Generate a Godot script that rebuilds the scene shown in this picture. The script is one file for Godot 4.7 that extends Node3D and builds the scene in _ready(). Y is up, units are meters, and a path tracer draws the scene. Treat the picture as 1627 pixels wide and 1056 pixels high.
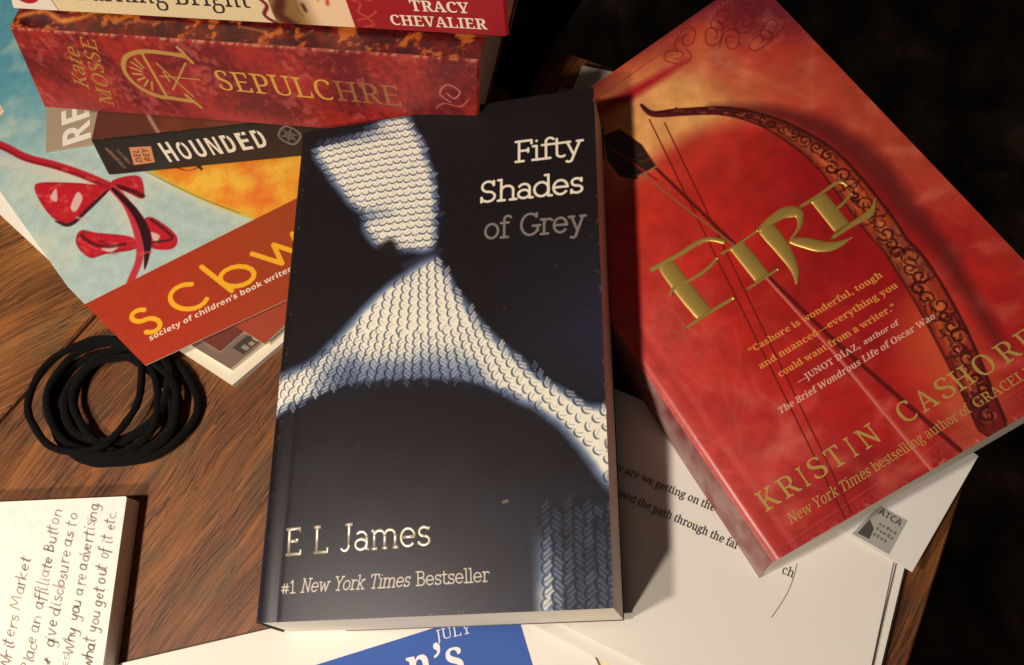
extends Node3D
# A dim table top: paperbacks, papers, a note pad and hair ties under two warm bulbs. Book sizes are in millimetres in each book's own frame:
# x along the cover, y out of it, z down it.

var taken := {}
var world := {}
var serif: SystemFont
var serif_bold: SystemFont
var sans: SystemFont
var sans_bold: SystemFont
var rng := RandomNumberGenerator.new()

const SLAB := {
	"F": "5.9 L1.2,0,1.2,10 L0,10,5.6,10,5.6,8.4 L1.2,5.2,4.4,5.2 L4.4,6,4.4,4.4 L0,0,2.8,0",
	"i": "3.2 L0.2,6.8,1.5,6.8,1.5,0 L0,0,3,0 L1.5,9.2,1.5,9.4",
	"f": "4 A3,8.4,1.4,1.6,30,180 L1.6,8.4,1.6,0 L.2,6.8,3.4,6.8 L.3,0,3.1,0",
	"t": "4 L1.4,9,1.4,1.6 A3,1.6,1.6,1.6,180,310 L.1,6.8,3.4,6.8",
	"y": "6.6 L1,6.8,3.2,.3 L5.4,6.8,2.7,-1.6 A1.5,-1.6,1.2,1.3,0,-130 L0,6.8,2,6.8 L4.4,6.8,6.4,6.8",
	"S": "6.6 A3.1,7.4,2.2,2.5,25,270 A3.1,2.5,2.5,2.4,90,-160 L5.2,9.9,5.2,7.9 L.7,.1,.7,2.2",
	"h": "7.2 L1.4,0,1.4,10 L.2,10,1.4,10 A3.6,4.6,2.2,2.2,180,0 L5.8,4.6,5.8,0 L.2,0,2.7,0 L4.6,0,7,0",
	"a": "6 A2.6,4.7,2,2.1,150,0 L4.6,4.7,4.6,0,5.7,0 A2.5,2,2.05,2,0,360",
	"d": "6.9 A2.9,3.4,2.6,3.4,0,360 L5.4,10,5.4,0,6.6,0 L4.2,10,5.4,10",
	"e": "6.2 L.4,3.5,5.3,3.5 A2.85,3.4,2.5,3.4,0,320",
	"s": "5.2 A2.4,5.1,1.7,1.7,30,270 A2.4,1.7,1.9,1.7,90,-150 L4.1,6.7,4.1,5.4 L.5,.1,.5,1.5",
	"o": "6.4 A3,3.4,2.6,3.4,0,360",
	"G": "8 A3.9,5,3.5,5,45,330 L6.9,1.8,6.9,4.2 L5,4.2,7.9,4.2 L6.5,8.5,6.5,10",
	"r": "4.9 L1.4,0,1.4,6.8 L.2,6.8,1.4,6.8 A3.2,4.8,1.8,2,180,40 L.2,0,3,0",
	"E": "6.6 L1.2,0,1.2,10 L0,10,5.4,10,5.4,8.4 L1.2,5.2,4.2,5.2 L4.2,6,4.2,4.4 L0,0,5.6,0,5.6,1.7",
	"L": "6 L1.2,10,1.2,0 L0,10,2.6,10 L0,0,5.2,0,5.2,1.8",
	"J": "5.2 L3.2,10,3.2,2 A1.7,2,1.5,2,0,-150 L1.8,10,4.6,10",
	"m": "10.8 L1.4,0,1.4,6.8 L.2,6.8,1.4,6.8 A3.3,4.7,1.9,2.1,180,0 L5.2,4.7,5.2,0 A7.1,4.7,1.9,2.1,180,0 L9,4.7,9,0 L.2,0,2.6,0 L4.2,0,6.2,0 L8,0,10.2,0",
	"#": "6 L1.4,0,2.2,7 L3.4,0,4.2,7 L.4,2.3,5,2.3 L.6,4.8,5.2,4.8",
	"1": "4.4 L.6,7.6,2,9.4,2,0 L.4,0,3.6,0",
	"N": "8.2 L1.4,0,1.4,10,6.2,0,6.2,10 L.2,0,2.6,0 L.2,10,1.4,10 L5,10,7.4,10",
	"w": "8.8 L.9,6.8,2.6,0,4.3,6,6,0,7.7,6.8 L0,6.8,2,6.8 L6.6,6.8,8.6,6.8",
	"Y": "7 L.8,10,3.5,5,6.2,10 L3.5,5,3.5,0 L0,10,2,10 L5,10,7,10 L2.2,0,4.8,0",
	"k": "6.6 L1.4,0,1.4,10 L.2,10,1.4,10 L5.2,6.8,1.4,3 L2.6,4,5.4,0 L.2,0,2.6,0 L4.3,0,6.3,0 L4,6.8,6,6.8",
	"T": "7 L3.3,0,3.3,10 L.3,8.2,.3,10,6.3,10,6.3,8.2 L2,0,4.6,0",
	"B": "6.8 L1.3,0,1.3,10 L0,10,3.4,10 A3.4,7.7,2,2.3,90,-90 L1.3,5.4,3.4,5.4 A3.4,2.7,2.4,2.7,90,-90 L0,0,3.4,0",
	"l": "3.2 L.2,10,1.5,10,1.5,0 L.1,0,2.9,0",
	" ": "4",
}
const HAND := {
	"W": "8 L0,9,1.8,0,3.6,7,5.4,0,7.4,9.4", "r": "4 L.6,6,.9,0 L.9,3.5,1.8,5.4,3.6,5.6", "i": "2.6 L.8,5.6,1,.3,1.8,0 L1,7.8,1.2,8.1", "t": "4 L1.8,9,1.5,1,2.4,0 L.2,6.2,3.4,6.5",
	"e": "4.4 L.4,2.9,3.2,3.4 A2,2.9,1.5,2.6,20,310", "s": "3.8 A1.9,4.2,1.2,1.2,40,270 A1.7,1.5,1.4,1.5,90,-150", "M": "7.6 L.4,0,1.2,8.8,3.4,2.5,5.8,9,6.8,0", "a": "4.9 A2,2.7,1.7,2.6,0,360 L3.8,5.2,3.7,.4,4.6,0",
	"k": "4.6 L.8,9.5,.7,0 L3.8,5.6,.9,2.4,4,0", "P": "4.8 L.8,0,.9,9 A1.2,6.8,2.6,2.2,90,-90", "l": "2.4 L1.2,9.6,.8,.6,1.8,0", "c": "4 A2.1,2.6,1.7,2.6,45,320", "n": "5 L.6,5.6,.7,0 A2.4,3.4,1.7,1.9,180,0 L4.1,3.4,4.3,0",
	"f": "3.6 A2.6,7.8,1.1,1.6,40,180 L1.5,7.8,1.1,-2 L.2,5,3.2,5.4", "B": "5 L.8,0,.8,9 A1,7,2.6,2,90,-90 A1,2.6,3.2,2.5,90,-90", "u": "5 L.5,5.5,.6,2 A2.2,2,1.6,1.9,180,360 L3.9,5.6,4,0", "o": "4.6 A2.1,2.8,1.7,2.7,0,360",
	"&": "6 L.6,2,4.4,2.4 L2.6,4.6,2.2,0 L1,.6,3.6,4", "g": "4.8 A2,2.9,1.6,2.5,0,360 L3.7,5.3,3.5,-2 A2,-2,1.5,1.4,0,-150", "v": "4.4 L.4,5.5,1.9,0,3.8,5.8", "d": "4.9 A2,2.7,1.7,2.6,0,360 L4,9.6,3.8,.3,4.6,0",
	"y": "4.8 L.6,5.5,1,2.4,2.6,1.8,3.8,5.4 L3.9,5.6,3.2,-1.6 A1.8,-1.6,1.4,1.5,0,-140", "h": "4.9 L.8,9.4,.6,0 A2.3,3.2,1.7,2,180,0 L4,3.2,4.2,0", "w": "6.4 L.3,5.4,1.5,0,3,4.6,4.3,0,6,5.7", ",": "2 L1,.6,.5,-1.4", ".": "2 L.9,.2,1.1,.4", " ": "3.4",
}
const ROUND := {
	"s": "4.6 A2.3,6.3,1.9,1.75,35,270 A2.3,2.4,2.1,2.15,90,-145", "c": "8.6 A4.4,4.3,3.9,4.2,48,312", "b": "9 A4.9,4,3.6,4,0,360 L1.2,13.2,1.2,0", "w": "11 L.4,8.2,3.2,0,5.7,7.6,8.2,0,11,8.2",
}


# ---------------------------------------------------------------- small helpers

func rgb(r: float, g: float, b: float) -> Color:
	return Color(r / 255.0, g / 255.0, b / 255.0)


func mat(c: Color, rough := 0.7, metal := 0.0, tex: Texture2D = null) -> StandardMaterial3D:
	var m := StandardMaterial3D.new()
	m.albedo_color = c
	m.roughness = rough
	m.metallic = metal
	m.texture_repeat = true
	if tex:
		m.albedo_texture = tex
	return m


func numbered(called: String) -> String:
	var n: int = taken.get(called, 0)
	taken[called] = n + 1
	return called if n == 0 else "%s_%03d" % [called, n]


func tag(o: Node3D, label: String, category: String, group := "", kind := "") -> void:
	if kind == "structure":
		o.set_meta("kind", kind)
		return
	o.set_meta("label", label)
	o.set_meta("category", category)
	if group:
		o.set_meta("group", group)


func frame(o: Vector3, x: Vector3, n: Vector3) -> Transform3D:
	n = n.normalized()
	x = (x - n * x.dot(n)).normalized()
	return Transform3D(Basis(x, n, x.cross(n)), o)


func thing(called: String, f: Transform3D, label: String, category: String, group := "") -> Node3D:
	var o := Node3D.new()
	o.name = numbered(called)
	o.transform = f
	add_child(o)
	tag(o, label, category, group)
	return o


func part(parent: Node, called: String, mesh: Mesh, m: Material = null) -> MeshInstance3D:
	var o := MeshInstance3D.new()
	o.name = called if parent != self else numbered(called)
	o.mesh = mesh
	if m:
		o.material_override = m
	parent.add_child(o, true)
	return o


func V(l: Array) -> PackedVector2Array:
	var p := PackedVector2Array()
	for i in range(0, l.size(), 2):
		p.append(Vector2(l[i], l[i + 1]))
	return p


func smooth(p: PackedVector2Array, closed := false, per := 6) -> PackedVector2Array:
	var r := PackedVector2Array()
	var n := p.size()
	for i in (n if closed else n - 1):
		var a := p[(i - 1 + n) % n] if closed or i > 0 else p[0]
		var d := p[(i + 2) % n] if closed or i + 2 < n else p[n - 1]
		for k in per:
			r.append(p[i].cubic_interpolate(p[(i + 1) % n], a, d, float(k) / per))
	if not closed:
		r.append(p[n - 1])
	return r


# ---------------------------------------------------------------- drawing the print of a surface

class Canvas:
	var w: int
	var h: int
	var k: float
	var o: Vector2
	var a: PackedColorArray

	func _init(x0: float, y0: float, x1: float, y1: float, per_mm: float, c: Color) -> void:
		o = Vector2(x0, y0)
		k = per_mm
		w = int(ceil((x1 - x0) * k))
		h = int(ceil((y1 - y0) * k))
		a = PackedColorArray()
		a.resize(w * h)
		a.fill(c)

	func stroke(p: PackedVector2Array, wid, c: Color, soft := 0.12, alpha := 1.0) -> void:
		var vary: bool = wid is Array or wid is PackedFloat32Array
		var most := 0.0
		if vary:
			for q in wid:
				most = maxf(most, q)
		else:
			most = wid
		var lo := p[0]
		var hi := p[0]
		for q in p:
			lo = lo.min(q)
			hi = hi.max(q)
		var pad := most * 0.5 + soft
		var x0 := maxi(0, int((lo.x - pad - o.x) * k))
		var y0 := maxi(0, int((lo.y - pad - o.y) * k))
		var x1 := mini(w - 1, int((hi.x + pad - o.x) * k) + 1)
		var y1 := mini(h - 1, int((hi.y + pad - o.y) * k) + 1)
		if x1 < x0 or y1 < y0:
			return
		var bw := x1 - x0 + 1
		var cov := PackedFloat32Array()
		cov.resize(bw * (y1 - y0 + 1))
		for s in maxi(1, p.size() - 1):
			var A := p[s]
			var Bp := p[mini(s + 1, p.size() - 1)]
			var d := Bp - A
			var dd := maxf(d.length_squared(), 1e-9)
			var ra: float = (wid[s] if vary else wid) * 0.5
			var rb: float = (wid[mini(s + 1, p.size() - 1)] if vary else wid) * 0.5
			var pr := maxf(ra, rb) + soft
			var sx0 := maxi(x0, int((minf(A.x, Bp.x) - pr - o.x) * k))
			var sx1 := mini(x1, int((maxf(A.x, Bp.x) + pr - o.x) * k) + 1)
			var sy0 := maxi(y0, int((minf(A.y, Bp.y) - pr - o.y) * k))
			var sy1 := mini(y1, int((maxf(A.y, Bp.y) + pr - o.y) * k) + 1)
			for j in range(sy0, sy1 + 1):
				var y := o.y + (j + 0.5) / k
				for i in range(sx0, sx1 + 1):
					var qx := o.x + (i + 0.5) / k - A.x
					var qy := y - A.y
					var t := clampf((qx * d.x + qy * d.y) / dd, 0.0, 1.0)
					qx -= d.x * t
					qy -= d.y * t
					var v := (ra + (rb - ra) * t - sqrt(qx * qx + qy * qy)) / soft * 0.5 + 0.5
					if v > 0.0:
						var at := (j - y0) * bw + i - x0
						if v > cov[at]:
							cov[at] = v
		for j in range(y0, y1 + 1):
			for i in range(x0, x1 + 1):
				var v := cov[(j - y0) * bw + i - x0]
				if v > 0.0:
					a[j * w + i] = a[j * w + i].lerp(c, minf(v, 1.0) * alpha)

	# distance to an outline on a coarse grid, positive inside: [grid, columns, step, origin, bounds]
	func field(p: PackedVector2Array, pad: float, step := 0.6) -> Array:
		var lo := p[0]
		var hi := p[0]
		for q in p:
			lo = lo.min(q)
			hi = hi.max(q)
		lo -= Vector2(pad, pad)
		hi += Vector2(pad, pad)
		var nx := int((hi.x - lo.x) / step) + 2
		var ny := int((hi.y - lo.y) / step) + 2
		var g := PackedFloat32Array()
		g.resize(nx * ny)
		var n := p.size()
		for j in ny:
			for i in nx:
				var x := lo.x + i * step
				var y := lo.y + j * step
				var best := 1e9
				var inside := false
				for s in n:
					var A := p[s]
					var Bp := p[(s + 1) % n]
					var dx := Bp.x - A.x
					var dy := Bp.y - A.y
					var t := clampf(((x - A.x) * dx + (y - A.y) * dy) / maxf(dx * dx + dy * dy, 1e-9), 0.0, 1.0)
					var ex := x - A.x - dx * t
					var ey := y - A.y - dy * t
					best = minf(best, ex * ex + ey * ey)
					if (A.y > y) != (Bp.y > y) and x < A.x + (y - A.y) / dy * dx:
						inside = not inside
				g[j * nx + i] = sqrt(best) if inside else -sqrt(best)
		return [g, nx, ny, step, lo, hi]

	func poly(p: PackedVector2Array, c: Color, soft := 0.15, alpha := 1.0, tone = null) -> void:
		var f := field(p, soft + 0.7, clampf(soft * 0.8, 0.3, 1.0))
		var g: PackedFloat32Array = f[0]
		var nx: int = f[1]
		var st: float = f[3]
		var lo: Vector2 = f[4]
		var hi: Vector2 = f[5]
		for j in range(maxi(0, int((lo.y - o.y) * k)), mini(h, int((hi.y - o.y) * k))):
			for i in range(maxi(0, int((lo.x - o.x) * k)), mini(w, int((hi.x - o.x) * k))):
				var x := o.x + (i + 0.5) / k
				var y := o.y + (j + 0.5) / k
				var gx := clampf((x - lo.x) / st, 0.0, nx - 1.001)
				var gy := clampf((y - lo.y) / st, 0.0, f[2] - 1.001)
				var at := int(gy) * nx + int(gx)
				var fx := gx - int(gx)
				var fy := gy - int(gy)
				var d := lerpf(lerpf(g[at], g[at + 1], fx), lerpf(g[at + nx], g[at + nx + 1], fx), fy)
				var v := clampf(d / soft * 0.5 + 0.5, 0.0, 1.0)
				if v > 0.0:
					var col := c
					if tone != null:
						col = tone.call(x, y, d)
					a[j * w + i] = a[j * w + i].lerp(col, v * alpha * col.a)

	func each(f: Callable) -> void:
		for j in h:
			for i in w:
				a[j * w + i] = f.call(o.x + (i + 0.5) / k, o.y + (j + 0.5) / k, a[j * w + i])

	func grain(n: FastNoiseLite, amount: float, scale := 3.0) -> void:
		for j in h:
			for i in w:
				var v := 1.0 + amount * n.get_noise_2d(i * scale, j * scale)
				var c := a[j * w + i]
				a[j * w + i] = Color(c.r * v, c.g * v, c.b * v)

	func texture() -> ImageTexture:
		var b := PackedByteArray()
		b.resize(w * h * 3)
		for i in w * h:
			var c := a[i]
			b[i * 3] = clampi(int(c.r * 255.0), 0, 255)
			b[i * 3 + 1] = clampi(int(c.g * 255.0), 0, 255)
			b[i * 3 + 2] = clampi(int(c.b * 255.0), 0, 255)
		return ImageTexture.create_from_image(Image.create_from_data(w, h, false, Image.FORMAT_RGB8, b))


func noise(freq: float, s: int, octaves := 3, kind := FastNoiseLite.TYPE_SIMPLEX_SMOOTH) -> FastNoiseLite:
	var n := FastNoiseLite.new()
	n.noise_type = kind
	n.frequency = freq
	n.seed = s
	n.fractal_octaves = octaves
	n.fractal_type = FastNoiseLite.FRACTAL_FBM
	return n


# the strokes of a line of letters, from the point a to the point b, letters cap mm tall: arrays of points
func lines(font: Dictionary, words: String, a: Vector2, b: Vector2, cap: float, slant := 0.0, jitter := 0.0) -> Array:
	var total := 0.0
	for ch in words:
		total += font[ch].get_slice(" ", 0).to_float()
	var along := (b - a).normalized()
	var up := Vector2(along.y, -along.x)
	var sx := (b - a).length() / total
	var sy := cap / 10.0
	var out := []
	var pen := 0.0
	for ch in words:
		var bits: PackedStringArray = font[ch].split(" ")
		var wob := Vector2(rng.randf_range(-1, 1), rng.randf_range(-1, 1)) * jitter
		var tall := 1.0 + rng.randf_range(-0.16, 0.16) * jitter
		for t in range(1, bits.size()):
			var v: PackedFloat64Array = bits[t].substr(1).split_floats(",")
			var p := PackedVector2Array()
			if bits[t][0] == "L":
				for i in range(0, v.size(), 2):
					p.append(Vector2(v[i], v[i + 1]))
				if jitter > 0.0 and p.size() > 2:
					p = smooth(p, false, 4)
			else:
				for i in 15:
					var g := deg_to_rad(lerpf(v[4], v[5], i / 14.0))
					p.append(Vector2(v[0] + v[2] * cos(g), v[1] + v[3] * sin(g)))
			var q := PackedVector2Array()
			for e in p:
				q.append(a + along * (pen + e.x + slant * e.y + wob.x) * sx + up * (e.y * tall + wob.y) * sy)
			out.append(q)
		pen += bits[0].to_float()
	return out


# ---------------------------------------------------------------- shapes (millimetres in, metres out)

func quad(st: SurfaceTool, a: Vector3, b: Vector3, c: Vector3, d: Vector3, ua := Vector2(0, 0), ub := Vector2(1, 0), uc := Vector2(1, 1), ud := Vector2(0, 1)) -> void:
	for e in [[a, ua], [b, ub], [c, uc], [a, ua], [c, uc], [d, ud]]:
		st.set_uv(e[1])
		st.add_vertex(e[0] * 0.001)


func begin() -> SurfaceTool:
	var st := SurfaceTool.new()
	st.begin(Mesh.PRIMITIVE_TRIANGLES)
	st.set_smooth_group(-1)
	return st


func finish(st: SurfaceTool) -> ArrayMesh:
	st.generate_normals()
	return st.commit()


# an outline (x, z; clockwise seen from above) between two heights; «out» is the direction of y, which may lean. The rim is bevelled by «bev».
func prism(p: PackedVector2Array, y0: float, y1: float, out := Vector3.UP, uv := Rect2(), bev := 0.0, side_uv := 40.0) -> ArrayMesh:
	var st := begin()
	var n := p.size()
	var mid := Vector2.ZERO
	for q in p:
		mid += q / n
	if uv.size == Vector2.ZERO:
		uv = Rect2(mid - Vector2(100, 100), Vector2(200, 200))
	var top := []
	for q in p:
		top.append(q.move_toward(mid, bev * 1.4))
	var at := func(q: Vector2, y: float) -> Vector3: return Vector3(q.x, 0, q.y) + out * y
	var tex := func(q: Vector2) -> Vector2: return (q - uv.position) / uv.size
	for i in range(1, n - 1):
		for side in 2:
			var y := y1 if side == 0 else y0
			var src = top if side == 0 else p
			var tri := [src[0], src[i], src[i + 1]] if side == 0 else [src[0], src[i + 1], src[i]]
			for q in tri:
				st.set_uv(tex.call(q))
				st.add_vertex(at.call(q, y) * 0.001)
	st.generate_normals()
	var made := st.commit()
	st = begin()
	var run := 0.0
	for i in n:
		var q := p[i]
		var r := p[(i + 1) % n]
		var l := q.distance_to(r)
		var u0 := run / side_uv
		var u1 := (run + l) / side_uv
		quad(st, at.call(r, y0), at.call(r, y1 - bev), at.call(q, y1 - bev), at.call(q, y0), Vector2(u1, 1), Vector2(u1, 0), Vector2(u0, 0), Vector2(u0, 1))
		if bev > 0.0:
			quad(st, at.call(r, y1 - bev), at.call(top[(i + 1) % n], y1), at.call(top[i], y1), at.call(q, y1 - bev), tex.call(r), tex.call(r), tex.call(q), tex.call(q))
		run += l
	st.generate_normals()
	st.commit(made)
	return made


# the same mesh with one material on its face and another on its cut edges
func faced(m: ArrayMesh, face: Material, edge: Material) -> ArrayMesh:
	m.surface_set_material(0, face)
	m.surface_set_material(1, edge)
	return m


# a cover: corners top left, top right, bottom right, bottom left; it rounds down to the spine at its left and has a crease beside it; surface 0 is the print, surface 1 the cut edge
func cover(q: Array, y: float, tex: Rect2, print_mat: Material, edge_mat: Material, lift := 0.0, thick := 0.35) -> ArrayMesh:
	var st := begin()
	st.set_smooth_group(0)
	var ss := [0.0, 0.006, 0.012, 0.022, 0.04, 0.054, 0.062, 0.07, 0.085, 0.15, 0.3, 0.45, 0.6, 0.75, 0.86, 0.93, 0.97, 1.0]
	var rows := 14
	var wid: float = (q[1] - q[0]).length()
	var at := func(s: float, t: float) -> Vector3:
		var p: Vector2 = q[0].lerp(q[1], s).lerp(q[3].lerp(q[2], s), t)
		var d := s * wid
		var yy := y - 1.1 * exp(-pow(d / 1.3, 2.0)) - 0.28 * exp(-pow((d - 8.0) / 1.0, 2.0)) + lift * pow(s, 3.0) * pow(t, 2.0)
		return Vector3(p.x, yy, p.y)
	for j in rows:
		for i in ss.size() - 1:
			var c := [at.call(ss[i], float(j) / rows), at.call(ss[i + 1], float(j) / rows), at.call(ss[i + 1], (j + 1.0) / rows), at.call(ss[i], (j + 1.0) / rows)]
			var u := []
			for e in c:
				u.append((Vector2(e.x, e.z) - tex.position) / tex.size)
			quad(st, c[0], c[1], c[2], c[3], u[0], u[1], u[2], u[3])
	st.generate_normals()
	var m := st.commit()
	var sk := begin()
	var down := Vector3(0, -thick, 0)
	for side in 3:
		var n := ss.size() - 1 if side % 2 == 0 else rows
		for i in n:
			var a: Vector3
			var b: Vector3
			match side:
				0:
					a = at.call(ss[i], 0.0)
					b = at.call(ss[i + 1], 0.0)
				1:
					a = at.call(1.0, float(i) / rows)
					b = at.call(1.0, (i + 1.0) / rows)
				2:
					a = at.call(ss[n - i], 1.0)
					b = at.call(ss[n - i - 1], 1.0)
			quad(sk, b, a, a + down, b + down)
	for j in rows:
		for i in ss.size() - 1:
			quad(sk, at.call(ss[i], (j + 1.0) / rows) + down, at.call(ss[i + 1], (j + 1.0) / rows) + down, at.call(ss[i + 1], float(j) / rows) + down, at.call(ss[i], float(j) / rows) + down)
	sk.generate_normals()
	sk.commit(m)
	m.surface_set_material(0, print_mat)
	m.surface_set_material(1, edge_mat)
	return m


# raised strokes with a domed section, as foil stamping has
func ridges(strokes: Array, widths: Array, y: float, high: float) -> ArrayMesh:
	var st := begin()
	st.set_smooth_group(0)
	for s in strokes.size():
		var p: PackedVector2Array = strokes[s]
		var rings := []
		for i in p.size():
			var t := (p[mini(i + 1, p.size() - 1)] - p[maxi(i - 1, 0)]).normalized()
			var n := Vector2(-t.y, t.x)
			var w: float = (widths[s][i] if widths[s] is Array or widths[s] is PackedFloat32Array else widths[s]) * 0.5
			var ring := []
			for e in 9:
				var g := PI * e / 8.0
				var q := p[i] + n * cos(g) * w
				ring.append(Vector3(q.x, y + (high + 0.004 * s) * sin(g) * minf(1.0, 0.35 + w / 0.9), q.y))
			rings.append(ring)
		for i in rings.size() - 1:
			for e in 8:
				quad(st, rings[i][e + 1], rings[i + 1][e + 1], rings[i + 1][e], rings[i][e])
		for end in 2:
			var r: Array = rings[0] if end == 0 else rings[-1]
			var c := (r[0] + r[8]) * 0.5 as Vector3
			for e in 8:
				var tri := [c, r[e], r[e + 1]] if end == 0 else [c, r[e + 1], r[e]]
				for q in tri:
					st.set_uv(Vector2.ZERO)
					st.add_vertex(q * 0.001)
	return finish(st)


# a line of type set flat on a surface, from a to b along its baseline, capitals «cap» mm tall; out_dir lets it stand on a leaning face
func type_line(words: String, font: Font, a: Vector2, b: Vector2, cap: float, y: float, depth := 0.06, slant := 0.0, arch := 0.0) -> ArrayMesh:
	var tm := TextMesh.new()
	tm.text = words
	tm.font = font
	tm.font_size = 64
	tm.pixel_size = 0.1
	tm.depth = 1.0
	tm.curve_step = 1.0
	tm.horizontal_alignment = HORIZONTAL_ALIGNMENT_LEFT
	var cap_tm := TextMesh.new()
	cap_tm.text = "H"
	cap_tm.font = font
	cap_tm.font_size = 64
	cap_tm.pixel_size = 0.1
	cap_tm.curve_step = 1.0
	var ref := cap_tm.get_aabb()
	var box := tm.get_aabb()
	var arr := tm.surface_get_arrays(0)
	var v: PackedVector3Array = arr[Mesh.ARRAY_VERTEX]
	var base := 0.0
	# the baseline: where an H stands in the same line box
	base = ref.position.y
	var along := (b - a).normalized()
	var up := Vector2(along.y, -along.x)
	var sx := (b - a).length() / box.size.x
	var sy := cap / ref.size.y
	for i in v.size():
		var ex := (v[i].x - box.position.x) * sx
		var ey := (v[i].y - base) * sy
		ex += slant * ey
		var f := ex / (b - a).length()
		ey += arch * 4.0 * f * (1.0 - f)
		var q := a + along * ex + up * ey
		v[i] = Vector3(q.x, y + (v[i].z + 0.5) * depth, q.y) * 0.001
	var st := SurfaceTool.new()
	st.begin(Mesh.PRIMITIVE_TRIANGLES)
	st.set_smooth_group(-1)
	var idx: PackedInt32Array = arr[Mesh.ARRAY_INDEX]
	for i in idx:
		st.set_uv(Vector2.ZERO)
		st.add_vertex(v[i])
	st.generate_normals()
	return st.commit()


func tube(p: PackedVector3Array, r: float, sides := 10) -> ArrayMesh:
	var st := begin()
	st.set_smooth_group(0)
	var n := p.size()
	var rings := []
	for i in n:
		var t := (p[(i + 1) % n] - p[(i - 1 + n) % n]).normalized()
		var s := t.cross(Vector3.UP).normalized()
		var u := s.cross(t)
		var ring := []
		var rr := r * (1.0 + 0.05 * sin(i * 1.7) + 0.03 * sin(i * 4.1))
		for e in sides:
			var g := TAU * e / sides
			ring.append(p[i] + (s * cos(g) + u * sin(g)) * rr)
		rings.append(ring)
	for i in n:
		for e in sides:
			var f := (e + 1) % sides
			var u0 := i * 0.5
			quad(st, rings[i][e], rings[(i + 1) % n][e], rings[(i + 1) % n][f], rings[i][f], Vector2(u0, e / 3.0), Vector2(u0 + 0.5, e / 3.0), Vector2(u0 + 0.5, (e + 1) / 3.0), Vector2(u0, (e + 1) / 3.0))
	return finish(st)


var page_mat: StandardMaterial3D
var white_edge: StandardMaterial3D
var sheet_mat: StandardMaterial3D
var gold: StandardMaterial3D
var black_ink: StandardMaterial3D


func _ready() -> void:
	rng.seed = 7
	# camera, surroundings, lamps
	var cam := Camera3D.new()
	cam.name = "camera"
	cam.fov = 43.09
	cam.near = 0.02
	cam.far = 50.0
	cam.transform = Transform3D(Basis(Vector3(0.98740, -0.15827, 0.0), Vector3(0.05949, 0.37115, -0.92667), Vector3(0.14667, 0.91499, 0.37589)), Vector3(0, 0.33467, 0))
	add_child(cam)
	var env := Environment.new()
	env.background_mode = Environment.BG_COLOR
	env.background_color = Color(0.205, 0.175, 0.16)
	env.tonemap_mode = Environment.TONE_MAPPER_LINEAR
	env.tonemap_exposure = 1.0
	env.sdfgi_enabled = true
	env.ssao_enabled = true
	env.ssil_enabled = true
	var we := WorldEnvironment.new()
	we.name = "surroundings"
	we.environment = env
	add_child(we)
	var bulb_mat := mat(Color(1, 0.9, 0.75), 0.5)
	bulb_mat.emission_enabled = true
	bulb_mat.emission = Color(1.0, 0.86, 0.66)
	bulb_mat.emission_energy_multiplier = 6.0
	for s in [[Vector3(-0.45, 0.66, 0.10), 0.34, "warm bulb, the farther one of the pair over the left end of the table"], [Vector3(-0.42, 0.62, 0.40), 0.41, "warm bulb, the nearer one of the pair over the left end of the table"]]:
		var ball := SphereMesh.new()
		ball.radius = 0.032
		ball.height = 0.064
		var b := part(self, "light_bulb", ball, bulb_mat)
		b.position = s[0]
		tag(b, s[2], "light bulb", "bulbs over the table")
		var l := OmniLight3D.new()
		l.name = numbered("bulb_light")
		l.position = s[0]
		l.light_color = Color(1.0, 0.94, 0.86)
		l.light_energy = s[1]
		l.light_size = 0.032
		l.omni_range = 6.0
		l.omni_attenuation = 2.0
		l.shadow_enabled = true
		add_child(l)

	serif = SystemFont.new()
	serif.font_names = PackedStringArray(["Droid Serif"])
	serif_bold = SystemFont.new()
	serif_bold.font_names = PackedStringArray(["Droid Serif"])
	serif_bold.font_weight = 700
	sans = SystemFont.new()
	sans.font_names = PackedStringArray(["Droid Sans"])
	sans_bold = SystemFont.new()
	sans_bold.font_names = PackedStringArray(["Droid Sans"])
	sans_bold.font_weight = 700

	# shared materials
	var pc := Canvas.new(0, 0, 40, 24, 8.0, rgb(236, 228, 212))
	var pn := noise(0.9, 3, 2)
	pc.each(func(x: float, y: float, _c: Color) -> Color:
		var v := 0.90 + 0.10 * pn.get_noise_2d(x * 0.03, y * 2.6) + 0.05 * pn.get_noise_2d(x * 0.02 + 40.0, y * 0.7)
		return Color(1.03 * v, 1.0 * v, 0.94 * v))
	page_mat = mat(Color.WHITE, 0.95, 0.0, pc.texture())
	white_edge = mat(rgb(232, 222, 208), 0.9)
	sheet_mat = mat(rgb(240, 235, 225), 0.92)
	gold = mat(rgb(196, 164, 84), 0.4, 0.55)
	black_ink = mat(rgb(30, 28, 28), 0.8)

	build_table()
	build_papers()
	build_booklet()
	build_stack()
	build_fire()
	build_fifty()
	build_pad()
	build_ties()


# ---------------------------------------------------------------- table and floor

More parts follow.
